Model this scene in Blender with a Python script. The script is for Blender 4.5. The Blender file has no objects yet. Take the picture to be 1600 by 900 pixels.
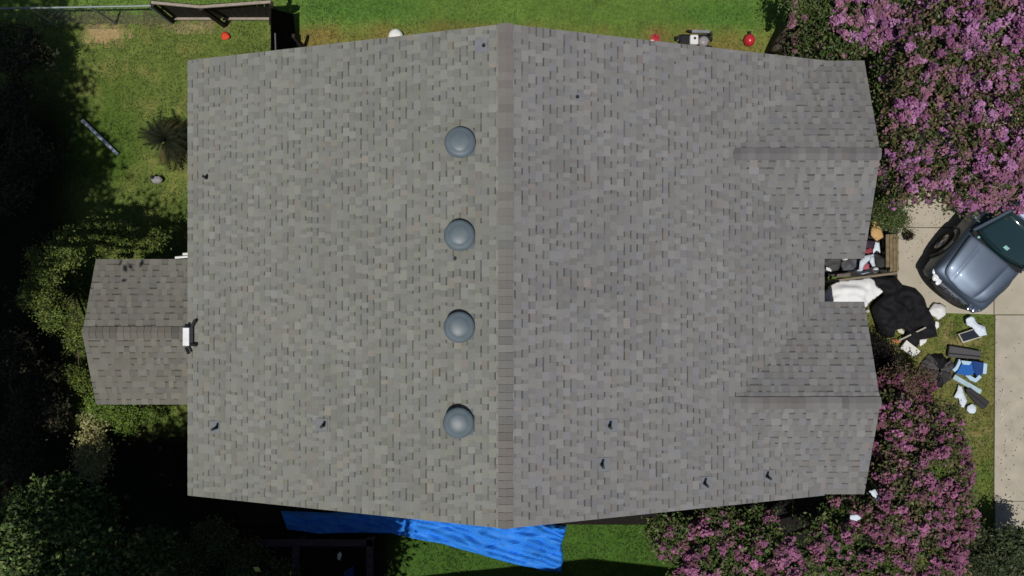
import bpy, bmesh, math, random
import numpy as np
from mathutils import Vector, Matrix, noise
R = math.radians
random.seed(7)
RNG = np.random.default_rng(11)

# ------------------------------------------------------------------ camera, light, exposure
SC = bpy.context.scene
COL = SC.collection
H = 20.0
FPX = 1250.0
cam_d = bpy.data.cameras.new('camera')
cam_d.sensor_width = 36.0
cam_d.lens = 36.0 * FPX / 1600.0
cam_d.clip_start = 0.5
cam_d.clip_end = 2000
cam = bpy.data.objects.new('camera', cam_d)
cam.location = (0, 0, H)
COL.objects.link(cam)
SC.camera = cam

SUN_XY = Vector((-0.30, -0.954)).normalized()
SUN_EL = R(73)
sd = Vector((SUN_XY.x * math.cos(SUN_EL), SUN_XY.y * math.cos(SUN_EL), math.sin(SUN_EL)))
W = bpy.data.worlds.new('World')
SC.world = W
W.use_nodes = True
nt = W.node_tree
bg = nt.nodes['Background']
sky = nt.nodes.new('ShaderNodeTexSky')
sky.sky_type = 'NISHITA'
sky.sun_disc = False
sky.sun_elevation = SUN_EL
sky.sun_rotation = math.atan2(sd.x, sd.y) % (2 * math.pi)
nt.links.new(sky.outputs[0], bg.inputs[0])
bg.inputs[1].default_value = 0.05
sl = bpy.data.lights.new('sun', 'SUN')
sl.energy = 3.6
sl.angle = R(0.5)
sl.color = (1.0, 0.965, 0.90)
so = bpy.data.objects.new('sun', sl)
so.rotation_euler = (-sd).to_track_quat('-Z', 'Y').to_euler()
so.location = sd * 60
COL.objects.link(so)
SC.view_settings.view_transform = 'Standard'
SC.view_settings.look = 'None'
SC.view_settings.gamma = 1
SC.view_settings.exposure = -0.1

# ------------------------------------------------------------------ helpers
def lin(c):
    c = c / 255.0
    return c / 12.92 if c <= 0.04045 else ((c + 0.055) / 1.055) ** 2.4
LIT = 1.12
def S(r, g, b):
    """measured display colour of a fully lit surface -> base colour"""
    return (lin(r) / LIT, lin(g) / LIT, lin(b) / LIT)

def G(px, py, z=0.0):
    return ((px - 800.0) / FPX * (H - z), (450.0 - py) / FPX * (H - z))

def mat(name, col, rough=0.8, var=0.15, scale=8.0, bump=0.0, metal=0.0, attr=False, spec=0.3, trans=0.0, coat=0.0, bscale=None):
    m = bpy.data.materials.new(name)
    m.use_nodes = True
    n = m.node_tree.nodes
    l = m.node_tree.links
    p = n['Principled BSDF']
    p.inputs['Roughness'].default_value = rough
    p.inputs['Metallic'].default_value = metal
    p.inputs['Specular IOR Level'].default_value = spec
    if coat:
        p.inputs['Coat Weight'].default_value = coat
        p.inputs['Coat Roughness'].default_value = 0.06
    tc = n.new('ShaderNodeTexCoord')
    nz = n.new('ShaderNodeTexNoise')
    nz.inputs['Scale'].default_value = scale
    nz.inputs['Detail'].default_value = 6
    l.new(tc.outputs['Object'], nz.inputs['Vector'])
    mr = n.new('ShaderNodeMapRange')
    mr.inputs['From Min'].default_value = 0.25
    mr.inputs['From Max'].default_value = 0.75
    mr.inputs['To Min'].default_value = 1 - var
    mr.inputs['To Max'].default_value = 1 + var
    l.new(nz.outputs['Fac'], mr.inputs['Value'])
    mx = n.new('ShaderNodeVectorMath')
    mx.operation = 'SCALE'
    if attr:
        a = n.new('ShaderNodeAttribute')
        a.attribute_name = 'col'
        l.new(a.outputs['Color'], mx.inputs[0])
    else:
        mx.inputs[0].default_value = col[:3]
    l.new(mr.outputs[0], mx.inputs['Scale'])
    l.new(mx.outputs[0], p.inputs['Base Color'])
    if bump:
        b = n.new('ShaderNodeBump')
        b.inputs['Strength'].default_value = bump
        b.inputs['Distance'].default_value = 0.02
        nz2 = n.new('ShaderNodeTexNoise')
        nz2.inputs['Scale'].default_value = bscale or scale * 6
        nz2.inputs['Detail'].default_value = 4
        l.new(tc.outputs['Object'], nz2.inputs['Vector'])
        l.new(nz2.outputs['Fac'], b.inputs['Height'])
        l.new(b.outputs[0], p.inputs['Normal'])
    if trans:
        t = n.new('ShaderNodeBsdfTranslucent')
        l.new(mx.outputs[0], t.inputs['Color'])
        ms = n.new('ShaderNodeMixShader')
        ms.inputs[0].default_value = trans
        l.new(p.outputs[0], ms.inputs[1])
        l.new(t.outputs[0], ms.inputs[2])
        l.new(ms.outputs[0], n['Material Output'].inputs['Surface'])
    return m

def tag(o, label=None, cat=None, group=None, kind=None):
    if label: o['label'] = label
    if cat: o['category'] = cat
    if group: o['group'] = group
    if kind: o['kind'] = kind
    return o

def empty(name, loc=(0, 0, 0), label=None, cat=None, group=None, rz=0):
    o = bpy.data.objects.new(name, None)
    o.empty_display_size = 0.2
    o.location = loc
    o.rotation_euler.z = rz
    COL.objects.link(o)
    return tag(o, label, cat, group)

def link(name, me, m, parent=None):
    o = bpy.data.objects.new(name, me)
    COL.objects.link(o)
    if m is not None and len(me.materials) == 0:
        me.materials.append(m)
    if parent is not None:
        o.parent = parent
    return o

def obj(name, bm, m, parent=None, smooth=False, loc=None, rz=0):
    me = bpy.data.meshes.new(name)
    bmesh.ops.recalc_face_normals(bm, faces=bm.faces)
    bm.to_mesh(me)
    bm.free()
    if smooth:
        for p in me.polygons: p.use_smooth = True
    o = link(name, me, m, parent)
    if loc: o.location = loc
    if rz: o.rotation_euler.z = rz
    return o

def npmesh(name, V, F, m, parent=None, colors=None, smooth=False):
    """V (n,3); F (k,3|4); colors (k,3) per face"""
    V = np.asarray(V, dtype=np.float32); F = np.asarray(F, dtype=np.int32)
    me = bpy.data.meshes.new(name)
    k, c = F.shape
    me.vertices.add(len(V)); me.vertices.foreach_set('co', V.ravel())
    me.loops.add(k * c); me.loops.foreach_set('vertex_index', F.ravel())
    me.polygons.add(k)
    me.polygons.foreach_set('loop_start', np.arange(0, k * c, c, dtype=np.int32))
    me.polygons.foreach_set('loop_total', np.full(k, c, dtype=np.int32))
    if smooth: me.polygons.foreach_set('use_smooth', np.ones(k, dtype=bool))
    me.update(calc_edges=True)
    if colors is not None:
        a = me.color_attributes.new('col', 'FLOAT_COLOR', 'CORNER')
        cc = np.ones((k, c, 4), dtype=np.float32)
        cc[:, :, :3] = np.asarray(colors, dtype=np.float32)[:, None, :]
        a.data.foreach_set('color', cc.ravel())
    return link(name, me, m, parent)

def box(bm, c, s, rz=0, bevel=0, rx=0, ry=0):
    r = bmesh.ops.create_cube(bm, size=1)
    vs = r['verts']
    bmesh.ops.scale(bm, vec=s, verts=vs)
    if bevel:
        es = list({e for v in vs for e in v.link_edges})
        rr = bmesh.ops.bevel(bm, geom=es, offset=bevel, segments=2, affect='EDGES', profile=0.5)
        vs = list({v for f in rr['faces'] for v in f.verts} | {v for v in vs if v.is_valid})
    M = Matrix.Translation(c) @ Matrix.Rotation(rz, 4, 'Z') @ Matrix.Rotation(ry, 4, 'Y') @ Matrix.Rotation(rx, 4, 'X')
    bmesh.ops.transform(bm, matrix=M, verts=vs)
    return vs

def tube(bm, a, b, r, seg=8, r2=None):
    a = Vector(a); b = Vector(b)
    d = b - a
    res = bmesh.ops.create_cone(bm, cap_ends=True, segments=seg, radius1=r, radius2=r if r2 is None else r2, depth=d.length)
    M = Matrix.Translation((a + b) / 2) @ d.to_track_quat('Z', 'Y').to_matrix().to_4x4()
    bmesh.ops.transform(bm, matrix=M, verts=res['verts'])

def lathe(bm, prof, seg=32, loc=(0, 0, 0)):
    rings = []
    for (r, z) in prof:
        if r < 1e-5:
            rings.append([bm.verts.new((loc[0], loc[1], loc[2] + z))])
        else:
            rings.append([bm.verts.new((loc[0] + r * math.cos(2 * math.pi * i / seg), loc[1] + r * math.sin(2 * math.pi * i / seg), loc[2] + z)) for i in range(seg)])
    for a, b in zip(rings, rings[1:]):
        for i in range(seg):
            j = (i + 1) % seg
            if len(a) == 1: bm.faces.new((a[0], b[i], b[j]))
            elif len(b) == 1: bm.faces.new((a[i], a[j], b[0]))
            else: bm.faces.new((a[i], a[j], b[j], b[i]))

def prism(bm, pts, ext):
    """closed prism of polygon pts extruded by vector ext"""
    a = [bm.verts.new(p) for p in pts]
    b = [bm.verts.new(Vector(p) + Vector(ext)) for p in pts]
    bm.faces.new(a)
    bm.faces.new(b[::-1])
    n = len(pts)
    for i in range(n):
        j = (i + 1) % n
        bm.faces.new((a[i], b[i], b[j], a[j]))

def vnoise(x, y, sc, seed=0):
    """smooth value noise, numpy"""
    x = np.asarray(x) * sc + 1000.0; y = np.asarray(y) * sc + 1000.0
    xi = np.floor(x).astype(np.int64); yi = np.floor(y).astype(np.int64)
    fx = x - xi; fy = y - yi
    fx = fx * fx * (3 - 2 * fx); fy = fy * fy * (3 - 2 * fy)
    def h(i, j):
        n = (i * 374761393 + j * 668265263 + seed * 974634777) & 0x7fffffff
        n = ((n ^ (n >> 13)) * 1274126177) & 0x7fffffff
        return ((n ^ (n >> 16)) & 0xffff) / 65535.0
    return (h(xi, yi) * (1 - fx) + h(xi + 1, yi) * fx) * (1 - fy) + (h(xi, yi + 1) * (1 - fx) + h(xi + 1, yi + 1) * fx) * fy

def inpoly(x, y, P):
    c = False
    n = len(P)
    j = n - 1
    for i in range(n):
        xi, yi = P[i][0], P[i][1]; xj, yj = P[j][0], P[j][1]
        if (yi > y) != (yj > y) and x < (xj - xi) * (y - yi) / (yj - yi) + xi:
            c = not c
        j = i
    return c

def near_edge(x, y, P):
    best = None; bd = 1e9
    p = Vector((x, y))
    for i in range(len(P)):
        a = Vector(P[i][:2]); b = Vector(P[(i + 1) % len(P)][:2])
        d = b - a
        t = max(0, min(1, (p - a).dot(d) / max(d.length_squared, 1e-9)))
        q = a + d * t
        if (q - p).length < bd: bd = (q - p).length; best = q
    return bd, best

def cloth(name, P, m, z0=0.03, hgt=0.08, nsc=3.0, step=0.05, thick=0.012, seed=0, parent=None, crease=1.0, soft=0.12, lumps=None, aniso=(1, 1), rot=0.0, smooth=True, flat=False):
    """crumpled sheet with an irregular outline P (world xy), lying at z0, with folds hgt high"""
    xs = [p[0] for p in P]; ys = [p[1] for p in P]
    nx = int((max(xs) - min(xs)) / step) + 2; ny = int((max(ys) - min(ys)) / step) + 2
    bm = bmesh.new()
    V = {}
    cr, sr = math.cos(rot), math.sin(rot)
    def vert(i, j):
        if (i, j) in V: return V[(i, j)]
        x = min(xs) + i * step; y = min(ys) + j * step
        d, q = near_edge(x, y, P)
        ins = inpoly(x, y, P)
        if (not ins) or d < step * 0.5:
            x, y = q; d = 0
        u, w = (x * cr + y * sr) * aniso[0], (-x * sr + y * cr) * aniso[1]
        a = noise.noise((u * nsc, w * nsc, seed * 7.3))
        b = noise.noise((u * nsc * 2.3 + 4, w * nsc * 2.3, seed * 3.1))
        rid = (1 - abs(a) * 2.6) * 0.6 + (1 - abs(b) * 2.4) * 0.3 * crease
        f = min(1, d / soft) if soft > 0 else 1
        if flat:
            tri = lambda q_: abs((q_ % 1.0) * 2 - 1)
            wp = a * .9
            rid = .75 * tri(u * .55 + w * 1.15 + wp + seed) + .5 * tri(u * 1.5 - w * .8 + b * .5) + .4 * tri(u * .4 + w * 2.6 - wp * 1.4) - .25
            a = a * .5
        z = z0 + hgt * (0.25 + 0.75 * f) * max(0.0, 0.35 + 0.65 * rid + a * 0.5)
        if lumps:
            for (lx, ly, lr, lh) in lumps:
                q2 = ((x - lx) ** 2 + (y - ly) ** 2) / (lr * lr)
                z += lh * math.exp(-q2 * 1.6)
        v = bm.verts.new((x, y, z))
        V[(i, j)] = v
        return v
    for i in range(nx):
        for j in range(ny):
            cx = min(xs) + (i + .5) * step; cy = min(ys) + (j + .5) * step
            if inpoly(cx, cy, P):
                vs = [vert(i, j), vert(i + 1, j), vert(i + 1, j + 1), vert(i, j + 1)]
                try: bm.faces.new(vs)
                except ValueError: pass
    bmesh.ops.remove_doubles(bm, verts=bm.verts, dist=step * 0.08)
    me = bpy.data.meshes.new(name)
    for f in bm.faces:
        if f.normal.z < 0: f.normal_flip()
        f.smooth = smooth
    bm.to_mesh(me); bm.free()
    o = link(name, me, m, parent)
    md = o.modifiers.new('thick', 'SOLIDIFY'); md.thickness = thick; md.offset = -1
    return o

def P5(pts, z=0.0):   # points read off the lawn close-up
    return [G(1350 + x / 3.914, 430 + y / 3.914, z) for x, y in pts]
def P4(pts, z=0.0):   # points read off the entry close-up
    return [G(1270 + x / 5.627, 320 + y / 5.627, z) for x, y in pts]
def PP(pts, z=0.0):
    return [G(x, y, z) for x, y in pts]

# ------------------------------------------------------------------ ground
def ground_col(x, y):
    x = np.asarray(x, float); y = np.asarray(y, float)
    px = 800 + x * 62.5; py = 450 - y * 62.5
    def C(*a): return np.array(S(*a))
    def blend(c, new, w):
        w = np.clip(w, 0, 1)[:, None]
        return c * (1 - w) + new * w
    n1 = vnoise(x, y, 0.6, 1); n2 = vnoise(x, y, 2.2, 2); n3 = vnoise(x, y, 6.0, 3)
    c = np.tile(C(90, 115, 50), (len(x), 1))
    sm = lambda v, a, b: np.clip((v - a) / (b - a), 0, 1)
    # left yard: duller and patchy
    wl = sm(px, 470, 410) * sm(py, 20, 40) 
    c = blend(c, C(92, 106, 50), wl)
    c = blend(c, C(108, 110, 58), wl * sm(n2 * 0.7 + n3 * 0.5, 0.62, 0.85) * 0.8)
    c = blend(c, C(66, 92, 32), wl * sm(n1, 0.45, 0.2) * 0.8)
    # worn earth by the fences
    d = np.hypot((px - 165) / 34, (py - 52) / 15)
    c = blend(c, C(150, 130, 92), sm(d + (n3 - .5) * 1.2, 1.2, 0.6))
    d = np.hypot((px - 185) / 120, (py - 30) / 12)
    c = blend(c, C(92, 88, 62), sm(d + (n3 - .5) * 1.1, 1.2, 0.6) * .8)
    d = np.hypot((px - 305) / 45, (py - 44) / 12)
    c = blend(c, C(135, 125, 88), sm(d + (n3 - .5) * 1.4, 1.1, 0.5) * .8)
    # brown strip along the upper wall
    edge = 42 - 12 * (n2 - .5) + 8 * np.abs((px - 800) / 400)
    w = sm(py, edge - 14, edge + 4) * sm(px, 440, 470) * sm(py, 200, 150) * sm(px, 1300, 1220)
    w = w * (0.55 + 0.7 * (n2 - .2))
    w = np.where((px > 850) & (px < 1000), w * 0.5, w)
    c = blend(c, C(118, 104, 56), w)
    # lush darker patch
    c = blend(c, C(58, 98, 38), sm(np.hypot((px - 560) / 130, (py - 12) / 26), 1, .4) * .6)
    c = blend(c, C(64, 100, 40), sm(np.hypot((px - 1130) / 100, (py - 20) / 30), 1, .4) * .6)
    # lawn right
    wr = sm(px, 1240, 1290) * sm(py, 430, 470)
    c = blend(c, C(104, 105, 56), wr)
    c = blend(c, C(78, 96, 40), wr * sm(n1 + n2 * .3, 0.5, 0.85))
    c = blend(c, C(124, 114, 72), wr * sm(n2 + n3 * .4, 0.85, 1.15) * .9)
    # lawn bottom
    wb = sm(py, 800, 815) * sm(px, 1250, 1200)
    c = blend(c, C(62, 90, 34), wb)
    # left thicket and lower left: tree shade painted into the ground colour
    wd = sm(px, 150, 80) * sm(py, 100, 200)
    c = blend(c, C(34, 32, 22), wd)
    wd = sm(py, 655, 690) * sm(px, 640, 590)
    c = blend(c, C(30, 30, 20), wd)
    c *= (0.98 + 0.28 * n3)[:, None]
    c *= (0.9 + 0.2 * n1)[:, None]
    return c

dense = np.arange(-15, 15.001, 0.12)
outer = np.array([18, 24, 34, 50, 80, 140, 260, 500.])
ax = np.concatenate([-outer[::-1], dense, outer])
XX, YY = np.meshgrid(ax, ax, indexing='ij')
n = len(ax)
near = np.clip((15.5 - np.maximum(abs(XX), abs(YY))) / 1.0, 0, 1)
ZZ = (vnoise(XX.ravel(), YY.ravel(), 1.5, 9).reshape(XX.shape) - .5) * 0.03 * near - 0.02
V = np.stack([XX.ravel(), YY.ravel(), ZZ.ravel()], 1)
ii, jj = np.meshgrid(np.arange(n - 1), np.arange(n - 1), indexing='ij')
a = (ii * n + jj).ravel()
F = np.stack([a, a + n, a + n + 1, a + 1], 1)
M_ground = mat('grass_soil', (0, 0, 0), rough=0.95, var=0.28, scale=14, bump=0.4, attr=True, spec=0.1, bscale=40)
ctr = V[F].mean(axis=1)
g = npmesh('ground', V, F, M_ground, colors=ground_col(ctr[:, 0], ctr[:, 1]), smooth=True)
tag(g, kind='structure')

# concrete
M_conc = mat('concrete', S(176, 167, 151), rough=0.9, var=0.15, scale=1.4, bump=0.25, bscale=70)
M_conc2 = mat('concrete_walk', S(172, 164, 149), rough=0.9, var=0.18, scale=2.6, bump=0.25, bscale=70)
def slab(bm, pts, z0, z1, gap=0.002):
    cx = sum(p[0] for p in pts) / len(pts); cy = sum(p[1] for p in pts) / len(pts)
    q = []
    for p in pts:
        d = Vector((p[0] - cx, p[1] - cy)); L = d.length
        d = d * ((L - gap) / L)
        q.append((cx + d.x, cy + d.y, z0))
    prism(bm, q, (0, 0, z1 - z0))
bm = bmesh.new()
x0 = 9.62
slab(bm, [(x0, 1.5), (x0, -0.05), (10.0, -0.2), (10.55, -0.62), (12.02, -0.66), (12.02, 1.5)], -0.05, 0.035)
slab(bm, [(12.04, -0.66), (16.5, -0.66), (16.5, 3.1), (12.04, 3.1)], -0.05, 0.035)
slab(bm, [(x0, 1.515), (12.02, 1.515), (12.02, 7.0), (x0, 7.0)], -0.05, 0.035)
slab(bm, [(12.04, 3.12), (16.5, 3.12), (16.5, 7.0), (12.04, 7.0)], -0.05, 0.035)
slab(bm, [(16.52, -0.66), (21, -0.66), (21, 3.1), (16.52, 3.1)], -0.05, 0.035)
slab(bm, [(16.52, 3.12), (21, 3.12), (21, 7.0), (16.52, 7.0)], -0.05, 0.035)
tag(obj('driveway', bm, M_conc), kind='structure')
bm = bmesh.new()
for (ya, yb) in ((-0.68, -5.32), (-5.33, -10.1)):
    slab(bm, [(12.07, ya), (12.05 + random.uniform(-.02, .02), yb), (13.45, yb), (13.45, ya)], -0.05, 0.03 + random.uniform(-.003, .003))
tag(obj('path', bm, M_conc2), kind='structure')
# pale squiggles on the path
M_chalk = mat('pale_mark', S(196, 190, 180), rough=0.9)
def strip(bm, pts, w, z):
    for (a, b) in zip(pts, pts[1:]):
        a = Vector(a); b = Vector(b); d = (b - a).normalized(); nn = Vector((-d.y, d.x)) * w / 2
        vs = [bm.verts.new((*(p), z)) for p in (a - nn, b - nn, b + nn, a + nn)]
        bm.faces.new(vs)
bm = bmesh.new()
strip(bm, PP([(1567, 606), (1565, 616), (1562, 622)]), 0.022, 0.040)
strip(bm, PP([(1565, 638), (1562, 646), (1566, 650), (1562, 658)]), 0.022, 0.040)
strip(bm, PP([(1568, 676), (1571, 684), (1570, 694)]), 0.016, 0.040)
obj('pale_mark', bm, M_chalk)
tag(bpy.data.objects['pale_mark'], kind='structure')

# dark bed along the lower wall; outer patches imitate tree shade
M_mulch_shade = mat('mulch_and_shade', (0.014, 0.012, 0.010), rough=1, var=0.5, scale=30, bump=1.0)
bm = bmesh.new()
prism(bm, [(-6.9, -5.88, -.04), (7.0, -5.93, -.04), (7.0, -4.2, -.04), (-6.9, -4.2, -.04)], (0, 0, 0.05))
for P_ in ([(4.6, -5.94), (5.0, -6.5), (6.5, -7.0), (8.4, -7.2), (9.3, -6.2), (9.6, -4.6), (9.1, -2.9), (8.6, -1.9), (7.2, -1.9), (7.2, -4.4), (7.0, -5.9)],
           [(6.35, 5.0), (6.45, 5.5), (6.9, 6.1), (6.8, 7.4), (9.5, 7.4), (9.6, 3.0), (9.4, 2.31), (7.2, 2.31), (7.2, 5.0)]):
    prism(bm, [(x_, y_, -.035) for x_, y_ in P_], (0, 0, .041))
tag(obj('bed_and_tree_shade', bm, M_mulch_shade), kind='structure')
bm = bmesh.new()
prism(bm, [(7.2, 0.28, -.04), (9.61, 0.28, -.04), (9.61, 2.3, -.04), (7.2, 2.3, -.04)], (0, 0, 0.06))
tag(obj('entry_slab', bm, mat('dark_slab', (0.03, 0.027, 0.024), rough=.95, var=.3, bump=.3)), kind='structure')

# ------------------------------------------------------------------ house
XL, XE, XR, YN, YS = -7.03, 6.77, 7.65, 4.94, -4.50
ZE, ZR, XRI = 2.60, 5.00, -0.12
sW = (ZR - ZE) / (XRI - XL); sE = (ZR - ZE) / (XE - XRI)
GAB = [(2.79, 4.94, 0.64), (-2.39, -0.30, -4.48)]   # ridge y, north eave y, south eave y
ZG = 3.37
PXL, PYN, PYS, PYR, PZE, PZR = -9.36, 0.648, -2.62, -0.978, 1.98, 2.55
def z_main(x): return ZR - sW * (XRI - x) if x < XRI else ZR - sE * (x - XRI)
def z_gab(y):
    best = -9
    for (yr, yn, ys) in GAB:
        if ys <= y <= yn:
            s = (ZG - ZE) / ((yn - yr) if y > yr else (yr - ys))
            best = max(best, ZG - s * abs(y - yr))
    return best

house = empty('house', (0, 0, 0), 'large house under a grey shingle gable roof, filling the middle of the photo', 'house')
M_brick = bpy.data.materials.new('brick'); M_brick.use_nodes = True
_n = M_brick.node_tree.nodes; _l = M_brick.node_tree.links
bt = _n.new('ShaderNodeTexBrick'); bt.inputs['Scale'].default_value = 4.4
bt.inputs['Color1'].default_value = (0.30, 0.13, 0.08, 1); bt.inputs['Color2'].default_value = (0.22, 0.09, 0.06, 1)
bt.inputs['Mortar'].default_value = (0.35, 0.32, 0.28, 1); bt.inputs['Mortar Size'].default_value = 0.012
_t = _n.new('ShaderNodeTexCoord'); _m = _n.new('ShaderNodeMapping'); _m.inputs['Rotation'].default_value = (R(90), 0, 0)
_l.new(_t.outputs['Object'], _m.inputs[0]); _l.new(_m.outputs[0], bt.inputs[0]); _l.new(bt.outputs[0], _n['Principled BSDF'].inputs[0])
_n['Principled BSDF'].inputs['Roughness'].default_value = 0.9
M_wood_trim = mat('painted_trim', (0.42, 0.40, 0.36), rough=.6)
M_shin = mat('shingle', (0, 0, 0), rough=0.92, var=0.13, scale=60, bump=0.5, attr=True, spec=0.2, bscale=160)
M_shin2 = M_shin

bm = bmesh.new()
prism(bm, [(XL + .4, YS + .3, 0), (XE - .4, YS + .3, 0), (XE - .4, YS + .3, ZE - .12), (XRI, YS + .3, ZR - .22), (XL + .4, YS + .3, ZE - .12)], (0, YN - YS - .6, 0))
for (yr, yn, ys) in GAB:
    prism(bm, [(XE - .402, yn - .35, 0), (XE - .402, ys + .35, 0), (XE - .402, ys + .35, ZE - .05), (XE - .402, yr, ZG - .2), (XE - .402, yn - .35, ZE - .05)], (XR - .35 - XE + .4, 0, 0))
obj('wall', bm, M_brick, house)
# windows and door on the entry side
M_glass = mat('window_glass', (0.03, 0.04, 0.05), rough=0.05, var=.05, spec=.8)
M_white = mat('white_paint', (0.72, 0.72, 0.70), rough=.5, var=.04)
M_door = mat('front_door_paint', (0.20, 0.05, 0.03), rough=.4)
for (yr, yn, ys) in GAB:
    bm = bmesh.new(); box(bm, (XR - .34, yr, 1.3), (0.06, 1.3, 1.2)); w = obj('window', bm, M_white, house)
    bm = bmesh.new(); box(bm, (XR - .305, yr, 1.3), (0.02, 1.16, 1.06)); obj('pane', bm, M_glass, w)
bm = bmesh.new(); box(bm, (XE - .37, .17, 1.03), (0.06, .85, 2.02)); d = obj('door', bm, M_door, house)
bm = bmesh.new(); tube(bm, (XE - .34, -.12, 1.0), (XE - .27, -.12, 1.0), .03); obj('handle', bm, mat('brass', (.5, .4, .2), rough=.3, metal=1), d)

# roof deck slabs
TH = 0.14
def slope_slab(bm, pts, th=TH, dz=-0.012):
    prism(bm, [(x, y, z + dz) for x, y, z in pts], (0, 0, -th))
roof_bm = bmesh.new()
slope_slab(roof_bm, [(XL, YS, ZE), (XRI, YS, ZR), (XRI, YN, ZR), (XL, YN, ZE)])
slope_slab(roof_bm, [(XRI + .002, YS, ZR), (XE, YS, ZE), (XE, YN, ZE), (XRI + .002, YN, ZR)])
for (yr, yn, ys) in GAB:
    xa = XE - (ZG - ZE) / sE
    for ye in (yn, ys):
        yr2 = yr + (0.001 if ye > yr else -0.001)
        slope_slab(roof_bm, [(xa, yr2, ZG), (XR, yr2, ZG), (XR, ye, ZE), (XE - .001, ye, ZE)])
deck = obj('roof', roof_bm, mat('roof_deck_edge', S(118, 116, 112), rough=.9), house)

BASE_W = np.array(S(127, 128, 121)); BASE_E = np.array(S(125, 124, 123))
def shingles(name, O, u, v, L, D, base, parent, seed, keep=None, expo=0.143, jag=0.0, segw=(0.07, 0.21), contrast=1.0):
    rng = np.random.default_rng(seed)
    O = np.array(O, float); u = np.array(u, float); v = np.array(v, float)
    nrm = np.cross(u, v); nrm /= np.linalg.norm(nrm)
    if nrm[2] < 0: nrm = -nrm
    Vs, Fs, Cs = [], [], []
    nc = int(math.ceil(D / expo))
    def q(p):  # p: list of 4 (a,b,c)
        k = len(Vs)
        for (a_, b_, c_) in p: Vs.append(O + u * a_ + v * b_ + nrm * c_)
        Fs.append((k, k + 1, k + 2, k + 3))
    for i in range(nc):
        b0 = i * expo; b1 = min(D, b0 + expo)
        a0 = 0.0
        high = rng.random() < .5
        wob = 0
        while a0 < L - 1e-6:
            w = rng.uniform(*segw) * (1.0 if high else 0.8)
            a1 = min(L, a0 + w)
            if L - a1 < .05: a1 = L
            am = (a0 + a1) / 2; bmid = (b0 + b1) / 2
            pc = O + u * am + v * bmid
            if keep is None or keep(pc[0], pc[1]):
                tone = rng.normal(0, 0.045)
                pch = (vnoise([pc[0]], [pc[1]], 0.55, 5)[0] - .5) * 0.10 + (vnoise([pc[0]], [pc[1] * .45], 2.6, 6)[0] - .5) * 0.10
                tint = np.array([1, 1, 1.])
                r_ = rng.random()
                if r_ < 0.025: tint = np.array([1.07, 0.98, 0.95])
                elif r_ < 0.18: tint = np.array([0.98, 0.99, 1.05])
                if high:
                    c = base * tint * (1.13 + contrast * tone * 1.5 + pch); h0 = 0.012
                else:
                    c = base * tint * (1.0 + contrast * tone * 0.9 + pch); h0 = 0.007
                h1 = 0.001
                if high:
                    q([(a0, b0, h0), (a1, b0, h0), (a1, b1, h1 + .002), (a0, b1, h1 + .002)]); Cs.append(c)
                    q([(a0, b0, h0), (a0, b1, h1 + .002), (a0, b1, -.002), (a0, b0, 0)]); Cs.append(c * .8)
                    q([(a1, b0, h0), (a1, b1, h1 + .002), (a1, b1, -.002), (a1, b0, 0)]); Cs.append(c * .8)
                else:
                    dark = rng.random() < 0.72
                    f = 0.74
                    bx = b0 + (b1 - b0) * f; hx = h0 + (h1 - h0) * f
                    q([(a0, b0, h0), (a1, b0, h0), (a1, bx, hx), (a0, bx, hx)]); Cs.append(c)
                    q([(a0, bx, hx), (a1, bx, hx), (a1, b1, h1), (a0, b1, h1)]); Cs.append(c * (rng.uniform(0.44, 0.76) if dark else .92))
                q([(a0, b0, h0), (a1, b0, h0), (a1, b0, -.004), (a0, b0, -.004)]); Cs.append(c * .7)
            a0 = a1
            high = not high if rng.random() < 0.86 else high
    return npmesh(name, Vs, Fs, M_shin, parent, colors=np.array(Cs))

def kmain(x, y): return not (x > 4.2 and z_gab(y) > z_main(x) + 0.015)
def kgab(x, y): return z_gab(y) > z_main(x) - 0.03 if x < XE else True
vW = Vector((XRI - XL, 0, ZR - ZE)); DW = vW.length; vW.normalize()
vE = Vector((XRI - XE, 0, ZR - ZE)); DE = vE.length; vE.normalize()
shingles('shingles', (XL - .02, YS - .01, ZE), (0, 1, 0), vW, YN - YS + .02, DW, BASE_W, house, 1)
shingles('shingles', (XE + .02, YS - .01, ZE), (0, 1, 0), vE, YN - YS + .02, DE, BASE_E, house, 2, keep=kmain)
for k, (yr, yn, ys) in enumerate(GAB):
    for ye in (yn, ys):
        v = Vector((0, yr - ye, ZG - ZE)); D = v.length; v.normalize()
        shingles('gable_shingles', (4.2, ye, ZE), (1, 0, 0), v, XR - 4.2 + .01, D, BASE_E * .93, house, 10 + k * 2 + (ye > yr), keep=kgab)

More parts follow.
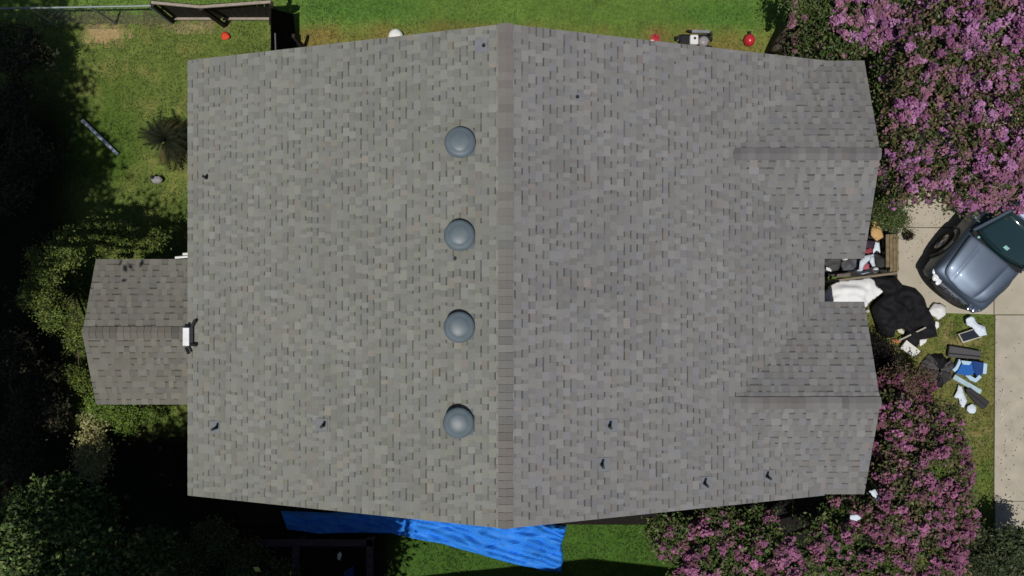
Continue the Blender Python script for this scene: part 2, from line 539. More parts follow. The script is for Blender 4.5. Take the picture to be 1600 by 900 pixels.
# ridge caps
def ridge(name, a, b, side, drop, cols, parent, seed, w=0.14, expo=0.15):
    rng = np.random.default_rng(seed)
    a = Vector(a); b = Vector(b); d = b - a; L = d.length; d.normalize()
    s = Vector(side).normalized()
    k = int(L / expo); Vs, Fs, Cs = [], [], []
    cur = cols[0]; left = 0
    for i in range(k + 1):
        t0 = i * expo; t1 = min(L + .01, t0 + expo)
        if t1 - t0 < .02: break
        if left <= 0:
            cur = np.array(cols[rng.integers(len(cols))]); left = rng.integers(1, 7)
        left -= 1
        c = cur * (1 + rng.normal(0, .06))
        if rng.random() < .10: c = c * 1.25
        h0, h1 = 0.030, 0.018
        j = rng.uniform(-.006, .006)
        def P(t, side_, h): return a + d * t + s * (side_ * w + j) + Vector((0, 0, h + 0.012 - drop * w * abs(side_)))
        def Q(pts, cc):
            n0 = len(Vs)
            for p in pts: Vs.append(tuple(p))
            Fs.append((n0, n0 + 1, n0 + 2, n0 + 3)); Cs.append(cc)
        for sg in (-1, 1):
            Q([P(t0, 0, h1), P(t1, 0, h0), P(t1, sg, h0), P(t0, sg, h1)], c)
            Q([P(t1, 0, h0), P(t1, sg, h0), P(t1, sg, -.01), P(t1, 0, -.01)], c * .72)
            Q([P(t0, sg, h1), P(t1, sg, h0), P(t1, sg, -.02), P(t0, sg, -.02)], c * .6)
    return npmesh(name, Vs, Fs, M_shin, parent, colors=np.array(Cs))
capc = [S(123, 118, 115), S(119, 118, 116), S(125, 125, 122), S(119, 116, 114), S(125, 122, 118)]
ridge('ridge_cap', (XRI, YS - .01, ZR), (XRI, YN + .01, ZR), (1, 0, 0), sW, capc, house, 3)
capg = [S(114, 112, 112), S(121, 119, 118), S(110, 108, 109), S(117, 113, 111)]
for k, (yr, yn, ys) in enumerate(GAB):
    ridge('ridge_cap', (4.6, yr, ZG), (XR + .01, yr, ZG), (0, 1, 0), .358, capg, house, 5 + k, w=.125)
# metal drip edge along the rakes and eaves
bm = bmesh.new()
def edge_bar(a, b, w=.03, h=.05):
    a = Vector(a); b = Vector(b); mid = (a + b) / 2; d = b - a
    vs = bmesh.ops.create_cube(bm, size=1)['verts']
    bmesh.ops.scale(bm, vec=(d.length, w, h), verts=vs)
    bmesh.ops.transform(bm, matrix=Matrix.Translation(mid) @ d.to_track_quat('X', 'Z').to_matrix().to_4x4(), verts=vs)
for (x0_, z0_, x1_, z1_) in ((XL, ZE, XRI, ZR), (XRI, ZR, XE, ZE)):
    for yy, sg in ((YN, 1), (YS, -1)):
        edge_bar((x0_, yy + sg * .008, z0_ - .055), (x1_, yy + sg * .008, z1_ - .055), .014, .1)
edge_bar((XL - .008, YS, ZE - .06), (XL - .008, YN, ZE - .06), .014, .1)
obj('fascia', bm, M_wood_trim, house)

# porch
pr = bmesh.new()
for ye, sg in ((PYN, 1), (PYS, -1)):
    slope_slab(pr, [(PXL, PYR + sg * .001, PZR), (-6.62, PYR + sg * .001, PZR), (-6.62, ye, PZE), (PXL, ye, PZE)], .12)
porch = obj('porch_roof', pr, mat('porch_deck_edge', S(118, 116, 110), rough=.9), house)
for ye in (PYN, PYS):
    v = Vector((0, PYR - ye, PZR - PZE)); D = v.length; v.normalize()
    shingles('porch_shingles', (PXL - .01, ye, PZE), (1, 0, 0), v, -6.64 - PXL, D, np.array(S(114, 112, 104)), porch, 40 + int(ye > 0), contrast=1.2)
ridge('porch_ridge_cap', (PXL - .01, PYR, PZR), (-6.85, PYR, PZR), (0, 1, 0), .34, [S(108, 105, 98), S(98, 96, 90), S(116, 112, 104)], porch, 21, w=.13)
for (x, y) in ((PXL + .15, PYN - .15), (PXL + .15, PYS + .15)):
    bm = bmesh.new()
    box(bm, (x, y, .94), (.1, .1, 1.88))
    obj('porch_post', bm, M_wood_trim, house)
bm = bmesh.new(); box(bm, (-6.93, -1.42 , 2.475), (.23, .24, .012), rx=R(19)); obj('flashing', bm, mat('pale_flashing', S(176, 176, 168), rough=.5), porch)

# roof vents
M_vent = mat('vent_paint', S(98, 110, 118), rough=0.42, var=.14, scale=5, spec=.3)
M_ventbase = mat('vent_base_paint', S(104, 110, 114), rough=0.5, var=.05)
vents = []
for k, py in enumerate((223, 368, 511, 660)):
    vx, vy = G(719 - k * 0.8, py, 4.83)
    zb = z_main(vx)
    e = bpy.data.objects.new('roof_vent', None); COL.objects.link(e); e.parent = house
    e.location = (vx, vy, zb)
    if k == 0:
        bm = bmesh.new()
        lathe(bm, [(0, .265), (.05, .264), (.10, .260), (.15, .252), (.185, .243), (.198, .233), (.235, .226), (.265, .212), (.285, .193), (.296, .170), (.296, .160), (.283, .159)], 48)
        dome = obj('dome', bm, M_vent, e, smooth=True)
        bm = bmesh.new()
        lathe(bm, [(.20, -.08), (.20, .165), (.27, .165)], 32)
        fl = obj('collar', bm, M_ventbase, e, smooth=True)
        bm = bmesh.new(); box(bm, (.04, 0, .030), (.50, .50, .006), ry=-math.atan(sW)); pl = obj('flange', bm, M_ventbase, e)
        protos = (dome, fl, pl)
    else:
        for p in protos:
            c = p.copy(); COL.objects.link(c); c.parent = e
            if p is protos[0]: c.rotation_euler = (R(random.uniform(-2, 2)), R(random.uniform(-2, 2)), random.uniform(0, 6))

# vent pipes
M_pipe = mat('pipe_black', (0.012, 0.013, 0.015), rough=.6)
M_lead = mat('lead_flashing', S(120, 123, 128), rough=.7, var=.15)
pp = None
for (px, py, hgt, sz) in ((319, 276, .20, .10), (336, 669, .30, .26), (506, 664, .26, .26), (952, 665, .28, .26), (940, 725, .30, .26), (1101, 755, .30, .26), (1200, 745, .28, .24), (756, 72, .10, .26), (902, 152, .06, .16), (711, 404, .05, .08)):
    x, y = G(px, py, 4.0); z = z_main(x)
    x, y = G(px, py, z); z = z_main(x)
    e = bpy.data.objects.new('vent_pipe', None); COL.objects.link(e); e.parent = house; e.location = (x, y, z)
    sl_ = math.atan(sW) if x < XRI else -math.atan(sE)
    bm = bmesh.new()
    rr = .03 if hgt > .15 else .022
    tube(bm, (0, 0, -.05), (0, 0, hgt), rr, 12)
    tube(bm, (0, 0, 0), (0, 0, .07), rr + .018, 12, r2=rr + .006)
    obj('pipe', bm, M_pipe, e)
    off = -.05 if x < XRI else .05
    bm = bmesh.new(); box(bm, (off, 0, .025 + (off * math.tan(sl_))), (sz, sz, .006), ry=-sl_)
    obj('flashing', bm, M_lead, e)

# ------------------------------------------------------------------ foliage tools
M_leaf = mat('leaves', (0, 0, 0), rough=0.55, var=0.1, scale=3, attr=True, spec=0.3, trans=0.22)
M_leafd = mat('dark_leaves', (0, 0, 0), rough=0.7, var=0.1, scale=3, attr=True, spec=0.15, trans=0.08)
M_petal = mat('petals', (0, 0, 0), rough=0.8, var=0.1, scale=3, attr=True, spec=0.1, trans=0.30)
M_bark = mat('bark', (0.11, 0.085, 0.06), rough=.95, var=.35, scale=20, bump=.6)

def cards(name, P, size, cols, m, parent, seed=0, up=0.55, aspect=0.5, fold=True):
    """one quad leaf per point, random lie"""
    rng = np.random.default_rng(seed)
    n = len(P)
    if m is M_petal: up = 1.3; cols = np.asarray(cols) * 1.06; cols = cols * .84 + cols.mean(axis=1, keepdims=True) * .16
    elif m is M_leaf: up = .9; cols = np.asarray(cols) * 1.35
    nrm = rng.normal(0, 1, (n, 3)); nrm[:, 2] = np.abs(nrm[:, 2]) * 1.0 + up
    nrm /= np.linalg.norm(nrm, axis=1)[:, None]
    t = np.cross(nrm, rng.normal(0, 1, (n, 3))); t /= np.linalg.norm(t, axis=1)[:, None] + 1e-9
    b = np.cross(nrm, t)
    s = (size * rng.uniform(.65, 1.35, n))[:, None]
    Lh = t * s / 2; Wh = b * s * aspect / 2
    V = np.empty((n, 4, 3), dtype=np.float32)
    V[:, 0] = P - Lh; V[:, 1] = P + Wh - Lh * .1; V[:, 2] = P + Lh; V[:, 3] = P - Wh - Lh * .1
    V[:, 1] += nrm * s * .12; V[:, 3] += nrm * s * .12
    F = np.arange(n * 4).reshape(n, 4)
    return npmesh(name, V.reshape(-1, 3), F, m, parent, colors=cols)

def shell_points(blobs, per, rng, rmin=.55, low=-.35):
    """points spread through the outer part of each ellipsoid blob (x,y,z,rx,ry,rz)"""
    out = []
    for (x, y, z, rx, ry, rz) in blobs:
        k = max(1, int(per * (rx * ry + rx * rz) ))
        d = rng.normal(0, 1, (k * 2, 3)); d /= np.linalg.norm(d, axis=1)[:, None]
        d = d[d[:, 2] > low][:k]
        r = rmin + (1.05 - rmin) * rng.random((len(d), 1)) ** .6
        out.append(np.array([x, y, z]) + d * r * np.array([rx, ry, rz]))
    return np.concatenate(out)

def palette(n, cols, rng, jit=.18, gj=.10):
    c = np.array(cols)[rng.integers(len(cols), size=n)]
    return c * (1 + rng.normal(0, jit, (n, 1))).clip(.4, 1.7) * (1 + rng.normal(0, gj * .4, (n, 3)))

def limbs(name, base, tips, m, parent, r0=.09):
    bm = bmesh.new()
    b = Vector(base)
    for t in tips:
        t = Vector(t)
        mid = b.lerp(t, .45) + Vector((random.uniform(-.12, .12), random.uniform(-.12, .12), .18 * (t.z - b.z)))
        tube(bm, b, mid, r0, 7, r2=r0 * .6)
        tube(bm, mid, t, r0 * .6, 6, r2=r0 * .15)
        for _ in range(3):
            q = mid.lerp(t, random.uniform(.2, .8))
            tube(bm, q, q + Vector((random.uniform(-.5, .5), random.uniform(-.5, .5), random.uniform(.1, .5))), r0 * .25, 5, r2=r0 * .06)
    return obj(name, bm, m, parent, smooth=True)

def bB(px, py, z, r, rz=None):
    x, y = G(px, py, z)
    return (x, y, z, r, r, rz or r * .7)

def make_tree(name, label, cat, base, blobs, leafn, leafsize, leafcols, seed, flowers=0, fcols=None, group=None, fsize=.115, mleaf=None, sub=1.0, clump=.13, petal=.060, trunk_r=.09, petals_each=44):
    rng = np.random.default_rng(seed)
    random.seed(seed)
    e = empty(name, (base[0], base[1], 0), label, cat, group)
    off = np.array([base[0], base[1], 0])
    limbs('trunk', (0, 0, 0), [(b[0] - base[0], b[1] - base[1], b[2] + b[5] * .2) for b in blobs], M_bark, e, r0=trunk_r)
    cl = shell_points(blobs, 42 * sub, rng)           # twig clumps
    k = max(1, int(leafn / len(cl)))
    P = np.repeat(cl, k, axis=0) + rng.normal(0, clump, (len(cl) * k, 3)) * np.array([1, 1, .7])
    P = P[P[:, 2] > .08]
    P = P[~((P[:, 0] > XL - .05) & (P[:, 0] < XR + .10) & (P[:, 1] > YS - .07) & (P[:, 1] < YN + .07))] - off
    tone = np.repeat(rng.normal(1, .15, (len(cl), 1)), k, axis=0)[:len(P)].clip(.6, 1.5)
    cards('crown', P, leafsize, palette(len(P), leafcols, rng) * tone, mleaf or M_leaf, e, seed)
    if flowers:
        per = flowers / sum((b[3] * b[4] + b[3] * b[5]) for b in blobs)
        fp = shell_points(blobs, per, rng, rmin=.92, low=-.05)
        # some ends bare: drop by a patch noise so that green patches show
        fp = fp[~((fp[:, 0] > XL) & (fp[:, 0] < XR + .17) & (fp[:, 1] > YS - .12) & (fp[:, 1] < YN + .12))]
        keep = vnoise(fp[:, 0], fp[:, 1], 1.3, seed + 3) + rng.random(len(fp)) * .55 > .28
        fp = fp[keep]
        Q = []; C = []
        for p in fp:
            s = fsize * rng.uniform(.45, 1.35); kk = int(petals_each * (s / fsize) ** 1.5) + 6
            ax_ = np.array([rng.normal(0, .5), rng.normal(0, .5), 1.0]); ax_ /= np.linalg.norm(ax_)
            t = rng.random((kk, 1)) ** 1.3
            d = rng.normal(0, 1, (kk, 3)); d /= np.linalg.norm(d, axis=1)[:, None]
            Q.append(p + ax_ * (t * s * 1.5) + d * s * (1 - t * .75) * rng.uniform(.6, 1.0, (kk, 1)))
            c0 = np.array(fcols[rng.integers(len(fcols))]) * rng.uniform(.72, 1.2)
            C.append(np.tile(c0, (kk, 1)) * (1 + rng.normal(0, .14, (kk, 1))))
        Q = np.concatenate(Q) - off; C = np.concatenate(C)
        f = cards('blossom', Q, petal, C, M_petal, e, seed + 1, aspect=.9)
        f['kind'] = 'stuff'
    return e

LG = [S(74, 90, 44), S(60, 80, 34), S(86, 98, 54), S(48, 66, 30), S(84, 84, 52)]
LGf = [S(86, 84, 54), S(66, 80, 40), S(108, 88, 68), S(54, 66, 34)]
FC = [S(186, 120, 176), S(172, 106, 160), S(198, 134, 186), S(160, 94, 140), S(180, 118, 150), S(160, 112, 128)]
FC2 = [S(170, 102, 142), S(182, 112, 152), S(154, 88, 124), S(174, 106, 146), S(148, 100, 112)]

make_tree('crape_myrtle', 'largest purple-flowering tree, behind the dark truck in the upper right corner', 'tree', (10.4, 4.7),
    [bB(1440, 110, 3.4, 1.15), bB(1530, 50, 3.9, 1.3), bB(1580, 180, 3.9, 1.3), bB(1450, 215, 3.2, .95), bB(1520, 270, 3.0, .75, .6), bB(1585, 285, 2.8, .62, .5), bB(1590, 30, 4.3, 1.3), bB(1567, 182, 3.5, .75), bB(1430, 285, 2.7, .45, .4)],
    44000, .085, LGf, 101, flowers=1250, fcols=FC)
make_tree('crape_myrtle', 'slim purple-flowering tree hugging the upper right roof corner, greener than its neighbour', 'tree', (8.6, 4.2),
    [bB(1385, 150, 2.7, .72), bB(1400, 60, 3.0, .8), bB(1395, 240, 2.4, .48), bB(1345, 40, 2.9, .7), bB(1392, 300, 2.0, .28)],
    20000, .08, LG, 102, flowers=430, fcols=FC)
make_tree('crape_myrtle', 'sparse green shrubby tree with few pale blossoms at the right end of the upper lawn', 'tree', (6.4, 5.9),
    [bB(1262, 30, 2.2, .42), bB(1310, 62, 2.2, .5), bB(1250, 68, 1.5, .22), bB(1330, 15, 2.5, .6), bB(1235, 75, 1.3, .16), bB(1270, -20, 2.4, .6)],
    13000, .06, LG, 103, flowers=75, fcols=[S(150, 110, 120), S(160, 112, 130)], fsize=.08)
make_tree('crape_myrtle', 'broad pink-flowering tree off the lower right roof corner with white scraps in its crown', 'tree', (9.3, -4.7),
    [bB(1400, 670, 2.3, .65), bB(1450, 730, 2.5, .85), bB(1410, 790, 2.7, .9), bB(1470, 800, 2.6, .7), bB(1385, 735, 2.2, .5), bB(1465, 670, 1.9, .48, .4), bB(1440, 860, 2.8, .8)],
    30000, .08, LGf, 104, flowers=440, fcols=FC2)
make_tree('crape_myrtle', 'pink-flowering tree below the lower roof edge, beside the small lawn', 'tree', (5.6, -6.3),
    [bB(1055, 840, 2.5, .45, .35), bB(1120, 850, 2.7, .65), bB(1190, 830, 2.5, .42), bB(1200, 885, 2.9, .7), bB(1300, 860, 2.6, .62), bB(1320, 800, 2.2, .35), bB(1100, 900, 2.9, .6), bB(1350, 900, 2.8, .6), bB(1040, 830, 2.1, .25, .2)],
    26000, .085, LG, 105, flowers=300, fcols=FC2)
make_tree('crape_myrtle', 'low reddish flowering shrub with sparse blossom beside the scattered household goods', 'shrub', (9.4, -2.4),
    [bB(1395, 610, 1.7, .42, .3), bB(1430, 640, 1.5, .42, .3), bB(1385, 650, 1.8, .35, .3), bB(1440, 605, 1.2, .25, .2)],
    9000, .05, [S(96, 74, 62), S(84, 84, 54), S(106, 74, 76)], 106, flowers=85, fcols=[S(160, 88, 124), S(140, 78, 108)], fsize=.09)
make_tree('dark_shrub', 'small almost black purple-leaved shrub against the right roof edge, next to the black tarp', 'shrub', (9.15, -1.7),
    [bB(1374, 552, .7, .28), bB(1384, 575, .5, .22), bB(1370, 570, .8, .22)],
    5000, .05, [(0.012, 0.012, 0.010), (0.02, 0.012, 0.014)], 107, mleaf=M_leafd, trunk_r=.03)
make_tree('shrub', 'dark green spiky shrub at the lower right corner beside the concrete path', 'shrub', (12.3, -6.9),
    [bB(1560, 875, .9, .5), bB(1585, 850, 1.1, .35), bB(1592, 895, .9, .5)],
    9000, .08, [S(56, 66, 40), S(44, 56, 32), S(80, 86, 58)], 108, trunk_r=.04)
make_tree('shrub', 'low dull green shrub between the flowering tree and the dark spiky corner shrub', 'shrub', (11.5, -6.5),
    [bB(1522, 865, .8, .45), bB(1520, 895, .8, .5), bB(1535, 830, .35, .2)],
    6500, .055, [S(50, 60, 36), S(64, 72, 46), S(42, 50, 32)], 109, trunk_r=.04)
# left side
GB = [S(88, 102, 42), S(70, 86, 34), S(108, 116, 50), S(48, 62, 26)]
make_tree('evergreen_shrub', 'rounded yellow-green shrub wrapped round the outer corner of the porch roof', 'shrub', (-11.0, .1),
    [bB(80, 410, 1.6, .40), bB(66, 450, 1.5, .36), bB(88, 490, 1.5, .36), bB(112, 520, 1.3, .28), bB(110, 385, 1.7, .34), bB(98, 445, .6, .3), bB(45, 465, 1.2, .16), bB(125, 590, .5, .25)],
    17000, .055, GB, 110, sub=1.6, clump=.1, trunk_r=.05)
make_tree('evergreen_shrub', 'smaller green shrub above the porch roof, half in black shade', 'shrub', (-9.4, 1.25),
    [bB(200, 380, 1.3, .26), bB(235, 378, 1.3, .22), bB(170, 372, 1.3, .25), bB(150, 360, 1.4, .22)],
    7000, .055, GB, 111, sub=1.6, clump=.1, trunk_r=.05)
make_tree('broadleaf_tree', 'leafy mid-green tree filling the lower left corner', 'tree', (-11.8, -6.2),
    [bB(60, 810, 2.2, .7), bB(120, 850, 2.2, .7), bB(20, 860, 2.3, .7), bB(90, 780, 1.9, .45), bB(190, 880, 1.9, .6), bB(150, 800, 1.5, .4), bB(60, 900, 2.3, .8), bB(240, 860, 1.3, .4)],
    20000, .12, [S(66, 88, 44), S(84, 104, 50), S(52, 70, 38), S(100, 112, 66)], 112, trunk_r=.1)
make_tree('shrub', 'dim green undergrowth shrub at the bottom edge left of the dark frame', 'shrub', (-6.9, -6.7),
    [bB(330, 845, .8, .4), bB(290, 880, .9, .45), bB(380, 880, .7, .4), bB(430, 895, .6, .35), bB(335, 830, .9, .18)],
    8000, .07, [S(74, 88, 44), S(96, 100, 66), S(56, 68, 38)], 113, trunk_r=.04)
make_tree('dry_shrub', 'dry straw-coloured bush below the porch roof', 'shrub', (-10.3, -4.0),
    [bB(148, 712, .6, .3), bB(152, 690, .5, .22), bB(142, 735, .4, .2), bB(150, 665, .4, .2)],
    4500, .07, [S(150, 148, 98), S(130, 130, 76), S(164, 158, 116)], 114, trunk_r=.03)
make_tree('shrub', 'fresh green low plant just below the porch roof, left of the house corner', 'shrub', (-9.7, -3.2),
    [bB(185, 645, .4, .3), bB(160, 640, .35, .25), bB(205, 655, .4, .22), bB(232, 642, .4, .16)],
    5000, .06, [S(92, 116, 44), S(80, 100, 38)], 115, trunk_r=.02)
make_tree('shrub', 'shaded undergrowth along the left edge beside the porch', 'shrub', (-12.3, -3.0),
    [bB(60, 640, .9, .5), bB(20, 560, .9, .5), bB(25, 700, 1.0, .5), bB(90, 600, .6, .3)],
    8000, .08, [S(46, 52, 32), S(56, 50, 38), S(66, 64, 46)], 116, trunk_r=.04)
make_tree('shrub', 'shaded undergrowth in the upper left corner below the wire fence', 'shrub', (-12.3, 5.0),
    [bB(30, 80, .9, .6), bB(15, 160, .9, .5), bB(50, 240, .7, .45), bB(10, 300, .9, .5)],
    8000, .08, [S(46, 52, 32), S(56, 50, 38), S(66, 64, 46)], 117, trunk_r=.04)

# tall trees beside the plot; their crowns stand above and outside the picture, their shade falls in it; low and small blobs added to block light
KX, KY = SUN_XY.x / math.tan(SUN_EL), SUN_XY.y / math.tan(SUN_EL)
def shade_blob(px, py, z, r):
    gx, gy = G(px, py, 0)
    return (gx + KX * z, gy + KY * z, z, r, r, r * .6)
EXTRA = {203: [(x_, -7.25, 4.4, 1.1, 1.1, .6) for x_ in (-7.6, -6.6, -5.6, -4.6)] + [(-3.9, -7.4, 4.4, .7, .9, .5)]}  # unseen low foliage, added to keep sky light off the tarp
def tall_tree(label, base, spots, seed, n=26000):
    blobs = [shade_blob(*s) for s in spots]
    blobs += EXTRA.get(seed, [])
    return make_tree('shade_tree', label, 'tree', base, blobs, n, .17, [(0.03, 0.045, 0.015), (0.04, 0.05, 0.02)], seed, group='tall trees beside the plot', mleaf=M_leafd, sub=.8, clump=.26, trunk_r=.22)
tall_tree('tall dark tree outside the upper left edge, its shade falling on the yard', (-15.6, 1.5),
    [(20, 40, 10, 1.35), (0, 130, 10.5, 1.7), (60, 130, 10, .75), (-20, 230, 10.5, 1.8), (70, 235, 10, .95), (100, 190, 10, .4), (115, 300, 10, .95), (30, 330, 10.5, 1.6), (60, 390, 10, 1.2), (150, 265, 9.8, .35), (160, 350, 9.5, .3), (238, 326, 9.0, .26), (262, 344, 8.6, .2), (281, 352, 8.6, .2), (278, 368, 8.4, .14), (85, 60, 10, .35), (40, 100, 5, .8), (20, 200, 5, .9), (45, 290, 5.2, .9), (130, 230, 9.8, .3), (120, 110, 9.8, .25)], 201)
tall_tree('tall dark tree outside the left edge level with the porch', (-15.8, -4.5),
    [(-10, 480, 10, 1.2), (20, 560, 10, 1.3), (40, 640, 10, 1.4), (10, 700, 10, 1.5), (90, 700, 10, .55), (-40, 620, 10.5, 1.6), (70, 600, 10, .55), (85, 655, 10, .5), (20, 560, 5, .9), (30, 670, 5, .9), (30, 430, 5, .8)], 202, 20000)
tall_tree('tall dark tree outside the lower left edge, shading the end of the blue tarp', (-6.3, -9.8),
    [(270, 690, 8.5, .75), (250, 750, 8.5, .95), (330, 790, 8.5, 1.2), (400, 800, 8.5, 1.2), (480, 820, 8.5, 1.2), (540, 810, 8.3, 1.0), (560, 850, 8.3, .75), (420, 880, 8.5, 1.3), (320, 860, 8.5, 1.0), (190, 720, 8.5, .6), (520, 890, 8.3, 1.0), (590, 802, 8.1, .42), (550, 910, 8, .7), (220, 800, 8.4, .5), (600, 790, 8, .3), (330, 850, 5.5, .9), (420, 850, 5.5, .95), (510, 850, 5.5, .95), (570, 872, 5.2, .6), (270, 830, 5.5, .8)], 203, 34000)

# neighbouring house outside the lower edge
nb = empty('neighbour_house', (1.2, -12.2, 0), 'neighbouring gabled house just outside the lower edge, shading the end of the blue tarp', 'house')
bm = bmesh.new()
prism(bm, [(-5.2, -4, 0), (5.6, -4, 0), (5.6, -4, 2.6), (.3, -4, 4.7), (-5.2, -4, 2.6)], (0, 7.4, 0))
obj('wall', bm, M_brick, nb)
bm = bmesh.new()
for a_, b_ in (((.3, 4.98), (-5.6, 2.85)), ((.302, 4.98), (6.0, 2.85))):
    prism(bm, [(a_[0], -4.3, a_[1]), (b_[0], -4.3, b_[1]), (b_[0], -4.3, b_[1] - .13), (a_[0], -4.3, a_[1] - .13)], (0, 8.28, 0))
obj('roof', bm, mat('plain_shingle', S(120, 118, 112), rough=.9, var=.2, scale=30), nb)

# sago palm
sp_x, sp_y = G(257, 216, .75)
palm = empty('sago_palm', (sp_x, sp_y, 0), 'round dark sago palm on the grass by the upper left roof edge', 'palm')
bm = bmesh.new(); lathe(bm, [(0, .62), (.10, .62), (.14, .4), (.16, .0)], 14); obj('trunk', bm, M_bark, palm, smooth=True)
M_frond = mat('frond', (0.015, 0.018, 0.009), rough=.8, var=.3, scale=6, spec=.1)
def frond_mesh(L, lift, droop, seed):
    rng = np.random.default_rng(seed)
    Vs, Fs = [], []
    def pt(t): return np.array([L * t, 0, lift * math.sin(min(1, t * 1.2) * 2.2) - droop * t * t])
    for i in range(17):
        t = .14 + .86 * i / 17
        p = pt(t); d = pt(min(1, t + .03)) - pt(t - .02); d /= np.linalg.norm(d)
        ln = .075 * math.sin(math.pi * min(1, .12 + t * .8)) + .012
        for sg in (-1, 1):
            tip = p + d * ln * .65 + np.array([0, sg * ln, .03])
            w = d * .017
            k = len(Vs); Vs += [p - w, p + w, tip + w * .2, tip - w * .2]; Fs.append((k, k + 1, k + 2, k + 3))
    for i in range(10):
        p = pt(i / 10); q_ = pt((i + 1) / 10); wv = np.array([0, .008, 0])
        k = len(Vs); Vs += [p - wv, q_ - wv, q_ + wv, p + wv]; Fs.append((k, k + 1, k + 2, k + 3))
    return Vs, Fs
fr = []
M_frond2 = mat('dry_frond', (0.075, 0.062, 0.026), rough=.8, var=.3, scale=6, spec=.1)
for k in range(4):
    Vs, Fs = frond_mesh(.58 + .03 * k, .16, .12 + .1 * k, k)
    o = npmesh('frond', Vs, Fs, M_frond2 if k == 3 else M_frond, palm); o.location = (0, 0, .62); fr.append(o)
for i in range(32):
    if i < 4: o = fr[i]
    else:
        o = fr[i % 4].copy(); COL.objects.link(o); o.parent = palm
    o.location = (0, 0, .62 - .002 * (i % 7)); tier = i % 4
    o.rotation_euler = (random.uniform(-.2, .2), R((-38, -16, -4, 14)[tier] + random.uniform(-5, 5)), i * 2.39996)
    s_ = (.78, 1.03, 1.12, 1.12)[tier] * random.uniform(.9, 1.12)
    o.scale = (s_, s_, s_)

# ------------------------------------------------------------------ fences
M_rail = mat('weathered_rail', S(158, 148, 134), rough=.85, var=.2, scale=12, bump=.3)
M_board = mat('old_fence_board', (0.030, 0.023, 0.018), rough=.95, var=.45, scale=9, bump=.5)
wf = empty('wooden_fence', (*G(350, 30, 0), 0), 'weathered wooden fence panel with pale top and bottom rails near the red scrap', 'fence')
o0 = Vector((*G(350, 30, 0), 0))
ZT = 1.75
def L3(px, py, z): return Vector((*G(px, py, z), z)) - o0
bm_r = bmesh.new(); bm_b = bmesh.new(); bm_p = bmesh.new()
tops = [L3(237, 4, ZT), L3(313, 11, ZT), L3(423, 3, ZT)]
bots = [L3(270, 29.5, .18), L3(345, 29.5, .18), L3(423, 29.5, .18)]
def plank(bm, a, b, w, h):
    d = b - a
    vs = bmesh.ops.create_cube(bm, size=1)['verts']
    bmesh.ops.scale(bm, vec=(d.length, w, h), verts=vs)
    bmesh.ops.transform(bm, matrix=Matrix.Translation((a + b) / 2) @ d.to_track_quat('X', 'Z').to_matrix().to_4x4(), verts=vs)
for i in (0, 1):
    nm = 'rail'
    b_ = bmesh.new(); plank(b_, tops[i], tops[i + 1], .06, .04); obj('rail', b_, M_rail, wf)
    b_ = bmesh.new(); plank(b_, bots[i] + Vector((0.05, 0, 0)), bots[i + 1] - Vector((.1 if i == 0 else 0, 0, 0)), .055, .05); obj('rail', b_, M_rail, wf)
    b_ = bmesh.new()
    k = 9
    for j in range(k):
        t0, t1 = j / k + .004, (j + 1) / k - .004
        A = bots[i].lerp(bots[i + 1], t0); B = bots[i].lerp(bots[i + 1], t1)
        C_ = tops[i].lerp(tops[i + 1], t1); D_ = tops[i].lerp(tops[i + 1], t0)
        oy = Vector((0, .045 + random.uniform(0, .008), 0)); dn = Vector((0, 0, -.10)); up_ = Vector((0, 0, -.03 + random.uniform(-.02, .01)))
        prism(b_, [A + oy + dn, B + oy + dn, C_ + oy + up_, D_ + oy + up_], (0, .018, 0))
    obj('boards', b_, M_board, wf)
for (t, b) in zip(tops, (L3(270, 30, 0), L3(351, 37, 0), L3(424, 34, 0))):
    b_ = bmesh.new(); plank(b_, b + Vector((0, -.05, 0)), t + Vector((0, -.02, -.03)), .09, .09); obj('post', b_, M_board, wf)
# side run of the fence
gf = empty('wooden_fence', (*G(460, 60, 0), 0), 'near-black fence run from the yard corner to the upper roof edge', 'fence')
o1 = Vector((*G(460, 60, 0), 0))
def L4(px, py, z): return Vector((*G(px, py, z), z)) - o1
b_ = bmesh.new()
ya = L4(424, 13, 1.8); yb = L4(424, 96, 1.8)
foota = L4(458, 22, 0); footb = L4(466, 96, 0)
k = 12
for j in range(k):
    t0, t1 = j / k, (j + 1) / k
    prism(b_, [foota.lerp(footb, t0), foota.lerp(footb, t1), ya.lerp(yb, t1) + Vector((0, 0, random.uniform(-.03, .01))), ya.lerp(yb, t0)], (-.02, 0, 0))
obj('boards', b_, mat('shaded_fence_board', (0.006, 0.005, 0.005), rough=1, var=.3, spec=.05), gf)  # shade on the east face is put into the near-black board colour
b_ = bmesh.new(); plank(b_, L4(430, 52, 1.6), L4(431, 80, 1.6), .03, .04); obj('rail', b_, mat('grey_rail', S(90, 92, 96), rough=.8), gf)
b_ = bmesh.new(); box(b_, L4(467, 66, .5), (.07, .09, 1.0)); obj('post', b_, M_board, gf)
b_ = bmesh.new(); box(b_, L4(426, 14, .9), (.09, .09, 1.8)); obj('post', b_, M_board, gf)
